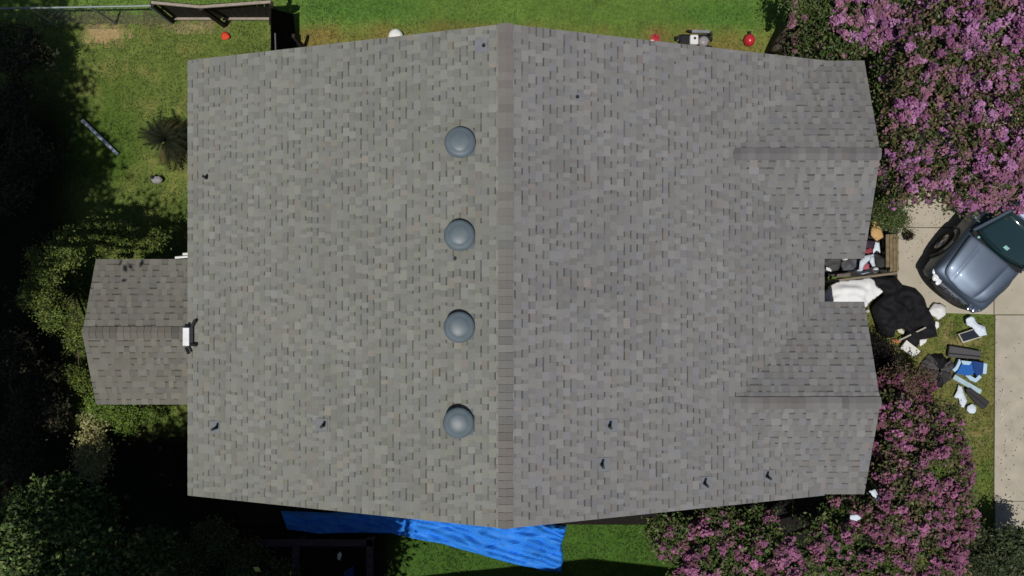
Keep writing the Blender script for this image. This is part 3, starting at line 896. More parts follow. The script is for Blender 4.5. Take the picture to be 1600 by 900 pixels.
# chain link fence
M_galv = mat('galvanised', S(140, 150, 148), rough=.4, metal=.3)
cf = empty('wire_fence', (*G(140, 11, 1.2), 0), 'chain-link wire fence with a thin pale top rail in the upper left', 'fence')
o2 = Vector((*G(140, 11, 1.2), 0))
p0 = Vector((*G(-60, 14.5, 1.2), 1.2)) - o2; p1 = Vector((*G(236, 9, 1.2), 1.2)) - o2
b_ = bmesh.new(); tube(b_, p0, p1, .024, 8); obj('top_rail', b_, M_galv, cf)
b_ = bmesh.new()
Lf = (p1 - p0).length
nst = int(Lf / .14)
for i in range(nst):
    for sg in (-1, 1):
        a_ = p0.lerp(p1, i / nst); c_ = p0.lerp(p1, max(0, min(1, i / nst + sg * 1.1 / Lf)))
        tube(b_, Vector((a_.x, a_.y, 1.19)), Vector((c_.x, c_.y, .03)), .0016, 3)
obj('wire_mesh', b_, M_galv, cf)
for t in (.02, .35, .68, .99):
    q_ = p0.lerp(p1, t); b_ = bmesh.new(); tube(b_, (q_.x, q_.y, 0), (q_.x, q_.y, 1.22), .03, 8); obj('post', b_, M_galv, cf)

# ------------------------------------------------------------------ truck
fr_c = Vector((*G(1487, 459, .75), 0))          # nose, on the ground
hd = Vector((-.64, -.768)).normalized()
ang = math.atan2(hd.y, hd.x)
truck = empty('parked_truck', (fr_c.x, fr_c.y, .035), 'glossy dark blue truck parked on the concrete under the purple tree, nose towards the house', 'truck', rz=ang)
truck.scale = (1, 1.09, 1)
M_paint = mat('truck_paint', (0.105, 0.135, 0.185), rough=.47, var=.04, spec=.5, metal=.75, coat=.2)
M_black = mat('black_plastic', (0.01, 0.01, 0.01), rough=.55)
M_chrome = mat('chrome', (.75, .75, .78), rough=.12, metal=1)
M_lamp = mat('lamp_glass', (.75, .77, .8), rough=.08, spec=.8)
M_wglass = mat('windscreen', (0.012, 0.032, 0.036), rough=.06, spec=.9, var=.03)
M_rub = mat('tyre_rubber', (.02, .02, .02), rough=.9)
M_rim = mat('alloy', (.45, .45, .47), rough=.3, metal=1)
def loft(bm, stations, cap=True):
    """stations: list of closed section point lists of equal length"""
    rings = [[bm.verts.new(p) for p in s] for s in stations]
    n = len(rings[0])
    for a, b in zip(rings, rings[1:]):
        for i in range(n):
            j = (i + 1) % n
            bm.faces.new((a[i], a[j], b[j], b[i]))
    if cap:
        bm.faces.new(rings[0][::-1]); bm.faces.new(rings[-1])
def body_sec(x, w, zt, zs, zb, crown=.03):
    h = []
    pts = [(w * .97, zb), (w, zb + .18), (w * .995, (zb + zs) / 2), (w * .975, zs - .06), (w * .93, zs + .01), (w * .80, zt - .02), (w * .45, zt + crown * .6), (0, zt + crown)]
    L_ = [(x, y, z) for y, z in pts]
    Rr = [(x, -y, z) for y, z in pts[-2::-1]]
    return L_ + Rr
bm = bmesh.new()
T0 = [(0.00, .84, .80, .72, .42), (-.04, .92, .90, .82, .34), (-.16, .96, 1.0, .93, .29), (-.45, .975, 1.08, .96, .27), (-.9, .99, 1.12, 1.0, .27), (-1.45, .99, 1.15, 1.03, .27), (-2.2, .985, 1.16, 1.05, .27), (-3.2, .985, 1.17, 1.06, .27), (-4.3, .985, 1.17, 1.06, .28), (-4.95, .97, 1.14, 1.03, .32), (-5.15, .9, 1.05, .95, .42)]
loft(bm, [body_sec(x, w, zt, zs, zb) for x, w, zt, zs, zb in [(a_[0], a_[1] * .78, a_[2], a_[3], a_[4]) for a_ in T0]])
body = obj('body', bm, M_paint, truck, smooth=True)
md = body.modifiers.new('sub', 'SUBSURF'); md.levels = 2; md.render_levels = 2
# bonnet
bm = bmesh.new()
rows = []
xs_ = [-.16, -.23, -.36, -.6, -.85, -1.08, -1.22]
for ix, x in enumerate(xs_):
    f = ix / (len(xs_) - 1)
    wmax = (.53, .58, .61, .635, .655, .67, .675)[ix]
    zt = np.interp(-x, [0, .16, .25, .4, .8, 1.25], [.62, .97, 1.03, 1.09, 1.135, 1.165])
    row = []
    for s_ in (-1, -.93, -.62, -.55, -.48, 0, .48, .55, .62, .93, 1):
        z = zt + .03 * (1 - s_ * s_) + .012
        if abs(abs(s_) - .55) < .01 and 1 <= ix <= 5: z -= .012
        if abs(s_) < .5 and 1 <= ix: z += .018
        xo = -.05 * (1 - abs(s_)) * -1 if ix == 0 else 0
        if abs(s_) == 1: z -= .05
        row.append(bm.verts.new((x + xo + (-.0 if ix else .06 * (1 - s_ * s_)), s_ * wmax, z)))
    rows.append(row)
for a, b in zip(rows, rows[1:]):
    for i in range(len(a) - 1): bm.faces.new((a[i], b[i], b[i + 1], a[i + 1]))
bon = obj('bonnet', bm, M_paint, truck, smooth=True)
md = bon.modifiers.new('s', 'SOLIDIFY'); md.thickness = .03; md.offset = -1
md = bon.modifiers.new('sub', 'SUBSURF'); md.levels = 2; md.render_levels = 2
# cabin
def csec(x, wb, zb, wt, zt, cr=.03):
    pts = [(wb, zb), (wb * .55 + wt * .45, zb + (zt - zb) * .5), (wt, zt - .06), (wt * .93, zt - .01), (wt * .5, zt + cr * .7), (0, zt + cr)]
    return [(x, y, z) for y, z in pts] + [(x, -y, z) for y, z in pts[-2::-1]]
bm = bmesh.new()
loft(bm, [csec(-1.92, .68, 1.12, .56, 1.72), csec(-2.07, .69, 1.12, .58, 1.79), csec(-2.8, .70, 1.12, .59, 1.84), csec(-3.6, .70, 1.12, .58, 1.82), csec(-4.0, .68, 1.12, .55, 1.76)])
cab = obj('cabin', bm, M_paint, truck, smooth=True)
md = cab.modifiers.new('sub', 'SUBSURF'); md.levels = 2; md.render_levels = 2
# windscreen: curved glass sheet
bm = bmesh.new()
rows = []
for i in range(7):
    f = i / 6
    row = []
    for j in range(13):
        s_ = -1 + 2 * j / 12
        w = .665 * (1 - f) + .555 * f
        x = (-1.21 - .14 * s_ * s_) * (1 - f) + (-1.90 - .06 * s_ * s_) * f
        z = (1.16 - .02 * s_ * s_) * (1 - f) + (1.80 - .06 * s_ * s_) * f + .03 * math.sin(math.pi * f)
        row.append(bm.verts.new((x, s_ * w, z)))
    rows.append(row)
for a, b in zip(rows, rows[1:]):
    for i in range(12): bm.faces.new((a[i], b[i], b[i + 1], a[i + 1]))
ws = obj('windscreen', bm, M_wglass, truck, smooth=True)
md = ws.modifiers.new('s', 'SOLIDIFY'); md.thickness = .02
for (s_, f, L_, W_) in ((.02, .28, .11, .08), (-.80, .06, .05, .05)):
    w = .665 * (1 - f) + .555 * f
    x = -1.21 * (1 - f) - 1.90 * f; z = 1.16 * (1 - f) + 1.80 * f + .03 * math.sin(math.pi * f) + .012
    bm = bmesh.new(); box(bm, (x, s_ * w, z), (W_, L_ , .006), ry=math.atan2(.64, .72), bevel=0.002)
    obj('sticker', bm, mat('sticker_pale', S(150, 200, 196), rough=.6), ws)
bm = bmesh.new()   # cowl and pillars in black
pts = [(-1.22 - .14 * (s_ * s_), s_ * .68, 1.155) for s_ in np.linspace(-1, 1, 15)]
for a, b in zip(pts, pts[1:]): plank(bm, Vector(a) + Vector((.05, 0, 0)), Vector(b) + Vector((.05, 0, 0)), .10, .03)
obj('cowl', bm, M_black, truck)
for s_ in (-1, 1):
    bm = bmesh.new(); plank(bm, Vector((-1.34, s_ * .68, 1.14)), Vector((-1.98, s_ * .565, 1.75)), .06, .05); obj('pillar', bm, M_paint, truck)
    bm = bmesh.new()   # side windows, slightly proud of the cabin
    for (xa, xb) in ((-2.02, -2.75), (-2.85, -3.55)):
        prism(bm, [(xa, s_ * .695, 1.17), (xb, s_ * .70, 1.17), (xb, s_ * .625, 1.70), (xa - (.05 if xa > -2.5 else 0), s_ * .61, 1.68)], (0, s_ * .012, 0))
    obj('side_window', bm, M_wglass, truck)
    bm = bmesh.new(); box(bm, (-1.56, s_ * .88, 1.2), (.12, .18, .15), bevel=.04); plank(bm, Vector((-1.56, s_ * .66, 1.15)), Vector((-1.56, s_ * .82, 1.18)), .05, .04)
    mi = obj('mirror', bm, M_paint, truck, smooth=True)
    bm = bmesh.new(); plank(bm, Vector((-1.34, s_ * .12, 1.24)), Vector((-1.36, s_ * .62 , 1.22)), .02, .012); obj('wiper', bm, M_black, truck)
    # headlight cluster
    bm = bmesh.new()
    for (x, y, r_) in ((-.07, .55, .085), (-.18, .64, .08), (-.01, .44, .065)):
        vs = bmesh.ops.create_uvsphere(bm, u_segments=14, v_segments=8, radius=r_)['verts']
        bmesh.ops.scale(bm, vec=(1.5, .9, .5), verts=vs); bmesh.ops.translate(bm, vec=(x + .03, s_ * y, .84), verts=vs)
    obj('headlight', bm, M_lamp if s_ < 0 else M_chrome, truck, smooth=True)
for z in (.60, .70, .80):
    bm = bmesh.new() 
    for a, b in zip(np.linspace(-.40, .40, 9), np.linspace(-.40, .40, 9)[1:]):
        plank(bm, Vector((.035 - .12 * a * a - (z - .60) * .15, a, z)), Vector((.035 - .12 * b * b - (z - .60) * .15, b, z)), .03, .03)
    obj('grille_bar', bm, M_chrome, truck)
bm = bmesh.new()
q_ = [(.07 - .22 * abs(s_) ** 2.6, s_ * .72, .45) for s_ in np.linspace(-1, 1, 17)]
for a, b in zip(q_, q_[1:]): plank(bm, Vector(a), Vector(b), .07, .18)
obj('bumper', bm, M_black, truck)
wheel0 = None
for (x, s_) in ((-.95, 1), (-.95, -1), (-4.15, 1), (-4.15, -1)):
    e = bpy.data.objects.new('wheel', None); COL.objects.link(e); e.parent = truck; e.location = (x, s_ * .67, .36)
    if wheel0 is None:
        bm = bmesh.new(); lathe(bm, [(.22, -.12), (.34, -.12), (.375, -.07), (.375, .07), (.34, .12), (.22, .12)], 32)
        bmesh.ops.rotate(bm, verts=bm.verts, matrix=Matrix.Rotation(R(90), 3, 'X')); t_ = obj('tyre', bm, M_rub, e, smooth=True)
        bm = bmesh.new(); lathe(bm, [(0, .10), (.05, .11), (.07, .07), (.20, .08), (.23, .11), (.23, -.1), (0, -.1)], 24)
        bmesh.ops.rotate(bm, verts=bm.verts, matrix=Matrix.Rotation(R(-90), 3, 'X')); r_ = obj('rim', bm, M_rim, e)
        wheel0 = (t_, r_)
    else:
        for p in wheel0:
            c = p.copy(); COL.objects.link(c); c.parent = e
            if s_ < 0: c.rotation_euler.z = math.pi
    # dark wheel arch
    bm = bmesh.new()
    for i in range(10):
        a0, a1 = math.pi * i / 10, math.pi * (i + 1) / 10
        plank(bm, Vector((x + .46 * math.cos(a0), s_ * .768, .38 + .46 * math.sin(a0))), Vector((x + .46 * math.cos(a1), s_ * .768, .38 + .46 * math.sin(a1))), .06, .05)
    obj('wheel_arch', bm, M_black, truck)

# ------------------------------------------------------------------ tarps and goods
M_blue = mat('blue_tarp', S(46, 134, 234), rough=.6, var=.14, scale=3, spec=.25)
M_blkcl = mat('black_sheet', (0.009, 0.009, 0.011), rough=.8, var=.3, spec=.2)
M_wht = mat('white_sheet', (0.74, 0.745, 0.76), rough=.7, var=.03)
o = cloth('tarp', PP([(440, 797), (520, 800), (600, 795), (700, 790), (800, 800), (850, 815), (885, 821), (882, 836), (877, 850), (880, 872), (877, 893), (850, 891), (800, 879), (760, 868), (720, 857), (690, 848), (650, 841), (610, 832), (560, 831), (500, 832), (450, 826)]),
    M_blue, z0=.03, hgt=.20, nsc=1.2, step=.028, seed=3, crease=1.6, flat=True, aniso=(.9, 2.2), rot=R(-14), soft=.05, thick=.006, smooth=False)
tag(o, 'crumpled bright blue tarp on the grass along the lower edge of the house', 'tarp')

o = cloth('sheet', P4([(82, 795), (150, 710), (240, 670), (340, 660), (420, 655), (500, 635), (548, 660), (570, 715), (640, 755), (590, 800), (520, 850), (480, 900), (300, 930), (60, 930)], .25),
    M_wht, z0=.16, hgt=.16, nsc=1.8, step=.035, flat=True, seed=5, soft=.2, lumps=[(8.2, -.15, .5, .12)], crease=.5)
tag(o, 'crumpled white sheet between the two roof gables at the house entrance', 'sheet')
o = cloth('sheet', P5([(60, 0), (200, 8), (240, 60), (320, 80), (372, 135), (392, 200), (430, 265), (455, 375), (385, 388), (345, 395), (330, 440), (280, 425), (240, 395), (262, 345), (235, 325), (190, 335), (185, 380), (130, 385), (85, 355), (70, 290), (42, 205), (45, 185), (110, 120), (40, 60)], .12),
    M_blkcl, z0=.04, hgt=.24, nsc=2.2, step=.035, flat=True, seed=8, soft=.1, lumps=[(9.5, -.6, .6, .12)])
tag(o, 'large heap of black sheeting on the lawn beside the truck', 'sheet')
def blob_poly(cx, cy, r, seed, n=12, k=.18):
    rg = random.Random(seed)
    return [(cx + r * (1 + rg.uniform(-k, k)) * math.cos(2 * math.pi * i / n), cy + r * (1 + rg.uniform(-k, k)) * math.sin(2 * math.pi * i / n)) for i in range(n)]
M_wht2 = mat('white_bag', (0.66, 0.66, 0.66), rough=.6, var=.04)
def put(o, label, cat, group=None): return tag(o, label, cat, group)
put(cloth('bag', P5(blob_poly(440, 217, 51, 1)), M_wht2, z0=.04, hgt=.10, nsc=3, step=.035, seed=11, lumps=[(*P5([(440, 217)])[0], .25, .14)]), 'round white plastic bag on the lawn corner touching the truck front', 'bag')
put(cloth('paper_scrap', P5([(432, 280), (452, 285), (455, 315), (440, 330), (430, 310)]), M_wht2, z0=.04, hgt=.03, nsc=5, step=.025, seed=12), 'tiny white scrap under the round white bag, against the black heap', 'scrap')
put(cloth('paper_scrap', P5([(335, 392), (380, 388), (372, 410), (340, 435), (333, 425)]), M_wht2, z0=.05, hgt=.03, nsc=5, step=.025, seed=13), 'small white triangular scrap at the lower tip of the black heap', 'scrap')
put(cloth('paper_scrap', P5([(195, 330), (225, 325), (243, 345), (235, 360), (205, 350)]), mat('cream_scrap', S(205, 200, 180)), z0=.05, hgt=.03, nsc=5, step=.025, seed=14), 'cream scrap in the notch of the black heap beside the long stick', 'scrap')
bm = bmesh.new(); prism(bm, [(*p, .05) for p in P5([(245, 395), (330, 462), (295, 500), (208, 445)])], (0, 0, .075))
put(obj('foam_board', bm, mat('foam_white', (.62, .61, .57), rough=.7, var=.03)), 'cream white board lying on the grass below the black heap', 'board')
bm = bmesh.new(); a_, b_2 = P5([(340, 315)])[0], P5([(200, 398)])[0]
plank(bm, Vector((*a_, .30)), Vector((*b_2, .10)), .035, .03)
put(obj('stick', bm, mat('stick_grey', S(170, 162, 150))), 'long pale grey stick lying across the black heap', 'stick')
put(cloth('rag', P5([(165, 393), (205, 390), (225, 405), (205, 418), (175, 410)]), mat('orange_cloth', S(176, 112, 70)), z0=.04, hgt=.03, nsc=5, step=.025, seed=15), 'orange brown rag at the lower end of the grey stick', 'rag')
# screen with crumpled white frame
bm = bmesh.new(); prism(bm, [(*p, .05) for p in P5([(563, 358), (678, 320), (708, 376), (592, 414)])], (0, 0, .05))
scr = obj('screen', bm, mat('pale_frame', S(190, 186, 172)))
bm = bmesh.new(); prism(bm, [(*p, .101) for p in P5([(570, 360), (676, 326), (702, 373), (594, 404)])], (0, 0, .004))
obj('panel', bm, mat('dark_panel', (.016, .02, .03), rough=.3, spec=.5), scr)
put(scr, 'flat dark panel with a pale rim lying on the lawn under a white bundle', 'panel')
M_icecl = mat('ice_white_cloth', S(212, 222, 234), rough=.7, var=.05)
put(cloth('cloth_bundle', P5([(617, 268), (640, 250), (664, 252), (690, 295), (735, 310), (748, 365), (700, 375), (655, 322), (625, 305)], .1), M_icecl, z0=.12, hgt=.13, nsc=4, step=.03, seed=16), 'white twisted cloth bundle lying over the corner of the dark panel', 'cloth')
# grey cushions
M_cush = mat('charcoal_cushion', S(84, 82, 84), rough=.9, var=.15, scale=20, bump=.3)
M_cush2 = mat('dark_cushion', S(58, 56, 58), rough=.9, var=.15, scale=20, bump=.3)
def cushion(pts, z, h, m, label, seam=None, group=None):
    P = P5(pts, z)
    bm = bmesh.new(); prism(bm, [(*p, z) for p in P], (0, 0, h))
    bmesh.ops.bevel(bm, geom=list(bm.edges), offset=min(.03, h * .4), segments=3, affect='EDGES', profile=.5)
    o = obj('cushion', bm, m, smooth=False)
    if seam:
        bm = bmesh.new(); a, b = P5(seam, z)
        plank(bm, Vector((*a, z + h)), Vector((*b, z + h)), .03, .012); obj('seam', bm, M_black, o)
    return put(o, label, 'cushion', group)
cushion([(512, 428), (706, 462), (698, 514), (502, 498)], .04, .10, M_cush, 'flat grey rectangular cushion with a dark seam, above the blue boxes', seam=[(508, 476), (700, 496)])
cushion([(612, 690), (640, 684), (760, 775), (722, 820), (690, 800), (620, 720)], .04, .10, M_cush2, 'long dark grey ribbed cushion beside the white plastic wrap, lowest of the scattered goods', seam=[(628, 712), (736, 798)])
# fanned ribbed canopy
cx_, cy_ = P5([(445, 580)])[0]
fan = empty('fabric_heap', (cx_, cy_, .04), 'dark grey ribbed fabric heap fanned out in folds on the lawn beside the blue boxes', 'fabric')
rg = random.Random(4)
for i, (a_deg, L_) in enumerate(((95, .40), (140, .42), (180, .40), (215, .34), (262, .42), (300, .38), (340, .34), (20, .42), (58, .36))):
    bm = bmesh.new()
    a = R(a_deg); d = Vector((math.cos(a), math.sin(a), 0)); nn = Vector((-d.y, d.x, 0))
    rows = []
    for t in (0.08, .4, .75, 1.0):
        w = .04 + .13 * t; row = []
        for s_ in (-1, -.5, 0, .5, 1):
            row.append(bm.verts.new(d * (L_ * t) + nn * (w * s_) + Vector((0, 0, .10 + .05 * math.sin(3 * t) - .03 * abs(s_) - (.06 if s_ in (-.5, .5) else 0) * t - (.07 if t == 1 else 0)))))
        rows.append(row)
    for a_, b_ in zip(rows, rows[1:]):
        for k in range(4): bm.faces.new((a_[k], b_[k], b_[k + 1], a_[k + 1]))
    o = obj('fold', bm, (M_cush2, M_cush, M_cush2)[i % 3] if i % 4 else M_blkcl, fan)
    md = o.modifiers.new('s', 'SOLIDIFY'); md.thickness = .02
# blue boxes and white strips
def slabpx(name, pts, z, h, m, label, cat, conv=P5, group=None, bev=.006):
    bm = bmesh.new(); prism(bm, [(*p, z) for p in conv(pts, z)], (0, 0, h))
    if bev: bmesh.ops.bevel(bm, geom=list(bm.edges), offset=bev, segments=2, affect='EDGES')
    return put(obj(name, bm, m), label, cat, group)
M_bl = mat('blue_print', S(30, 96, 176), rough=.45, var=.12)
M_bl2 = mat('navy_print', S(24, 62, 122), rough=.45, var=.12)
M_ice = mat('pale_blue_foam', S(178, 206, 224), rough=.6, var=.05)
slabpx('box', [(548, 600), (585, 535), (655, 525), (668, 590), (625, 612)], .04, .12, M_bl, 'bright blue flat box on the lawn, left one of the two blue boxes', 'box')
slabpx('box', [(640, 520), (712, 532), (706, 602), (668, 612), (652, 575)], .04, .15, M_bl2, 'darker blue box with a white end, right one of the two blue boxes', 'box')
slabpx('foam_strip', [(570, 510), (588, 520), (562, 575), (545, 590), (527, 578), (552, 555)], .05, .09, M_ice, 'bent white foam strip along the left side of the blue boxes', 'foam strip')
slabpx('foam_strip', [(590, 520), (655, 528), (640, 548), (600, 545)], .17, .04, M_ice, 'short white foam piece on top of the bright blue box', 'foam strip')
slabpx('foam_strip', [(714, 536), (738, 538), (732, 602), (708, 600)], .05, .12, M_ice, 'white foam block against the right end of the darker blue box', 'foam strip')
slabpx('foam_strip', [(640, 640), (676, 655), (712, 622), (694, 606), (672, 632), (625, 600), (612, 612)], .05, .07, M_ice, 'hooked white foam piece just below the blue boxes', 'foam strip')
slabpx('foam_board', [(552, 606), (716, 702), (704, 726), (536, 632)], .05, .05, mat('ice_board', S(168, 192, 200), rough=.6), 'long pale blue board lying slantwise below the blue boxes', 'board')
put(cloth('plastic_wrap', P5([(550, 745), (572, 705), (578, 672), (600, 680), (612, 715), (636, 765), (612, 812), (588, 802), (580, 748), (560, 756)], .08), M_icecl, z0=.05, hgt=.10, nsc=4, step=.03, seed=17), 'white plastic wrap strewn along the lowest dark cushion', 'wrap')
put(cloth('bag', P5(blob_poly(660, 817, 30, 5), .08), M_icecl, z0=.05, hgt=.08, nsc=4, step=.03, seed=18), 'small round white bag at the lowest end of the scattered goods', 'bag')
put(cloth('paper_bag', P5([(358, 668), (388, 665), (394, 690), (380, 712), (378, 740), (350, 766), (330, 760), (352, 735), (362, 705)], .5), mat('tan_paper', S(200, 170, 136)), z0=.45, hgt=.10, nsc=4, step=.03, seed=19), 'crumpled tan paper bag caught at the edge of the reddish shrub', 'bag')
put(cloth('paper_scrap', P5([(322, 605), (352, 600), (362, 622), (335, 628)], .3), mat('pinkish_scrap', S(190, 170, 164)), z0=.25, hgt=.03, nsc=5, step=.025, seed=20), 'pale pinkish scrap left of the dark ribbed fabric heap', 'scrap')
# white scraps in the lower right tree
for (pts, lab) in (([(1359, 768), (1370, 765), (1374, 775), (1379, 782), (1374, 786), (1366, 778)], 'white crumpled plastic strip caught in the pink tree at the lower right roof corner'), ([(1330, 806), (1341, 805), (1349, 811), (1340, 815), (1329, 812)], 'white plastic scrap in the pink tree crown, below the roof corner')):
    put(cloth('plastic_scrap', PP(pts, 3.0), M_icecl, z0=2.95, hgt=.06, nsc=5, step=.025, seed=21), lab, 'plastic scrap')

# entry clutter
M_plank = mat('weathered_plank', S(124, 110, 84), rough=.9, var=.3, scale=10, bump=.5)
dk = empty('wooden_bench', (*P4([(695, 430)])[0], 0), 'weathered wooden slat bench at the edge of the driveway by the entrance', 'bench')
c0 = Vector((*P4([(695, 430)])[0], 0))
for (xa, xb) in ((640, 668), (672, 700), (704, 728), (731, 750)):
    bm = bmesh.new(); prism(bm, [(*(Vector((*p, .40)) - c0)[:2], .40) for p in P4([(xa, 262), (xb, 258), (xb + 2, 582), (xa + 2, 590)], .42)], (0, 0, .035)); obj('slat', bm, M_plank, dk)
for y_ in (290, 420, 560):
    bm = bmesh.new(); q_ = P4([(640, y_), (750, y_)], .36); plank(bm, Vector((*q_[0], .36)) - c0, Vector((*q_[1], .36)) - c0, .06, .07)
    for p in q_: box(bm, Vector((p[0], p[1], .17)) - c0, (.06, .06, .34))
    obj('leg', bm, M_board, dk)
bm = bmesh.new(); q_ = P4([(80, 682), (738, 600)], .85)
plank(bm, Vector((*q_[0], .85)), Vector((*q_[1], .85)), .05, .09)
for t in (.3, .98):
    p = Vector((*q_[0], 0)).lerp(Vector((*q_[1], 0)), t); box(bm, (p.x, p.y, .4), (.05, .05, .8))
put(obj('handrail', bm, mat('handrail_wood', S(128, 116, 98))), 'low wooden handrail between the dark clutter and the white sheet', 'handrail')
put(cloth('cardboard', P4([(530, 140), (582, 130), (600, 200), (622, 285), (560, 318), (508, 270), (508, 215), (532, 190)], .4), mat('cardboard', S(196, 158, 104), var=.06), z0=.4, hgt=.08, nsc=2, step=.03, seed=30, crease=.3), 'torn piece of tan cardboard beside the roof edge at the entrance', 'cardboard')
put(cloth('cloth_bundle', P4([(548, 325), (584, 330), (592, 430), (560, 400), (532, 430), (528, 400)], .35), M_icecl, z0=.35, hgt=.08, nsc=5, step=.025, seed=31), 'white cloth strips just below the tan cardboard', 'cloth')
put(cloth('cloth_bundle', P4([(462, 390), (520, 375), (525, 420), (470, 435), (450, 420)], .3), mat('maroon_cloth', S(140, 58, 72)), z0=.3, hgt=.08, nsc=5, step=.025, seed=32), 'dark red cloth bundle against the roof edge beside the white strips', 'cloth')
put(cloth('cloth_bundle', P4([(470, 310), (540, 320), (535, 370), (520, 380), (450, 385)], .3), mat('plum_cloth', S(58, 44, 62)), z0=.3, hgt=.09, nsc=5, step=.025, seed=33), 'dark plum cloth bundle between the cardboard and the dark red bundle', 'cloth')
put(cloth('blanket', P4([(90, 460), (130, 440), (265, 440), (255, 520), (230, 580), (130, 590), (80, 580)], .3), mat('grey_blanket', S(76, 76, 76), var=.3, scale=6), z0=.22, hgt=.2, nsc=2.6, step=.035, seed=34), 'grey crumpled blanket in the roof notch, left end of the clutter', 'blanket')
put(cloth('blanket', P4([(265, 490), (330, 470), (410, 475), (408, 560), (350, 590), (270, 580), (255, 540)], .3), mat('slate_blanket', S(88, 88, 94), var=.2, scale=6), z0=.22, hgt=.18, nsc=2.6, step=.035, seed=35), 'slate grey crumpled blanket in the middle of the entrance clutter', 'blanket')
put(cloth('blanket', P4([(165, 595), (350, 592), (345, 628), (240, 640), (160, 622)], .3), mat('taupe_blanket', S(108, 98, 92), var=.2, scale=8), z0=.2, hgt=.14, nsc=3.5, step=.03, seed=36), 'thin taupe cloth roll beside the handrail under the grey blankets', 'blanket')
bm = bmesh.new(); cxy = P4([(295, 462)], .6)[0]
lathe(bm, [(0, .12), (.045, .12), (.06, .10), (.075, .02), (.075, -.1), (0, -.1)], 20, (cxy[0], cxy[1], .5))
lp = obj('container', bm, M_white, smooth=True)
bm = bmesh.new(); lathe(bm, [(0, .155), (.022, .155), (.025, .12)], 14, (cxy[0], cxy[1], .5)); obj('cap', bm, mat('grey_cap', (.4, .4, .42)), lp)
put(lp, 'small round white container with a grey cap by the roof edge', 'container')
put(cloth('paper_scrap', P4([(118, 545), (150, 552), (168, 575), (160, 590), (120, 572)], .45), M_wht2, z0=.44, hgt=.04, nsc=5, step=.025, seed=37), 'white scrap on the grey blanket in the roof notch', 'scrap')
M_crump = mat('white_blue_bag', S(200, 210, 222), rough=.5, var=.12, scale=9)
put(cloth('bag', P4([(405, 500), (432, 450), (530, 432), (535, 470), (490, 490), (440, 540), (432, 590), (500, 575), (515, 590), (430, 612), (362, 590), (400, 560)], .4), M_crump, z0=.42, hgt=.12, nsc=4, step=.028, seed=38), 'crumpled white and pale blue shopping bag in the entrance clutter', 'bag')
put(cloth('bag', P4([(500, 460), (535, 450), (548, 540), (520, 545), (498, 500)], .45), M_crump, z0=.45, hgt=.12, nsc=4, step=.028, seed=39), 'narrow white bag upright beside the crumpled shopping bag', 'bag')
put(cloth('cloth_bundle', P4([(440, 540), (470, 505), (500, 520), (495, 570), (445, 585)], .4), mat('rose_cloth', S(168, 86, 104)), z0=.38, hgt=.08, nsc=5, step=.028, seed=40), 'rose pink cloth inside the curl of the white shopping bag', 'cloth')
put(cloth('bag', P4([(540, 420), (590, 440), (640, 470), (645, 560), (600, 590), (560, 560), (550, 500)], .35), M_cush2, z0=.3, hgt=.16, nsc=3, step=.035, seed=41), 'black bin bag next to the wooden bench', 'bag')
bm = bmesh.new(); cxy = P4([(555, 573)], .5)[0]
vs = bmesh.ops.create_icosphere(bm, subdivisions=3, radius=.07)['verts']
for v in vs: v.co *= 1 + .15 * noise.noise(v.co * 30)
bmesh.ops.translate(bm, vec=(*cxy, .48), verts=vs)
put(obj('paper_ball', bm, M_wht2, smooth=True), 'crumpled white paper ball at the foot of the black bin bag', 'paper ball')
# fallen leaves by the bench
make_tree('small_plant', 'small dark reddish plant at the upper end of the wooden bench', 'plant', (*P4([(765, 235)])[0],),
    [(*P4([(760, 225)])[0], .25, .13, .13, .1), (*P4([(775, 250)])[0], .2, .12, .1, .08)], 700, .045, [(0.02, 0.012, 0.01), (.05, .03, .02)], 301, mleaf=M_leafd, trunk_r=.01, clump=.05)
make_tree('small_plant', 'low olive green shrub between the roof edge and the wooden bench', 'shrub', (*P4([(660, 130)])[0],),
    [(*P4([(640, 100)], .6)[0], .6, .3, .3, .2), (*P4([(600, 40)], .9)[0], .9, .35, .3, .25), (*P4([(690, 140)], .5)[0], .5, .22, .22, .15)], 5000, .05, LG, 302, trunk_r=.02)
for (px, py, lab) in ((1356, 486, 'tiny white pebble by the roof edge left of the black heap'), (1366, 322, 'tiny white pebble by the roof edge above the cardboard')):
    bm = bmesh.new(); z_ = .06; c = G(px, py, z_)
    vs = bmesh.ops.create_icosphere(bm, subdivisions=2, radius=.05)['verts']; bmesh.ops.scale(bm, vec=(1, .9, .5), verts=vs); bmesh.ops.translate(bm, vec=(*c, z_), verts=vs)
    put(obj('stone', bm, mat('pale_stone', S(190, 184, 172)), smooth=True), lab, 'stone')

# ------------------------------------------------------------------ things in the yards
# pale pipe on the left lawn
bm = bmesh.new(); a_ = G(129, 188, .06); b_2 = G(184, 241, .06)
tube(bm, (*a_, .07), (*b_2, .06), .045, 12)
put(obj('pipe', bm, mat('pvc_pale', S(164, 176, 190), rough=.5)), 'long pale blue-grey pipe lying on the grass at the edge of the tree shade', 'pipe')
# grey and white object below the palm
e = empty('garden_ornament', (*G(246, 281, .1), 0), 'small grey and white garden ornament on the grass below the palm', 'ornament')
bm = bmesh.new(); vs = bmesh.ops.create_icosphere(bm, subdivisions=3, radius=.13)['verts']; bmesh.ops.scale(bm, vec=(1.1, .7, .6), verts=vs)
for v in vs: v.co *= 1 + .2 * noise.noise(v.co * 12)
bmesh.ops.translate(bm, vec=(0, 0, .1), verts=vs); obj('body', bm, mat('ornament_grey', S(148, 144, 146), var=.3, scale=14), e, smooth=True)
bm = bmesh.new(); vs = bmesh.ops.create_icosphere(bm, subdivisions=2, radius=.05)['verts']; bmesh.ops.translate(bm, vec=(-.1, .06, .16), verts=vs); obj('top', bm, M_pipe, e, smooth=True)
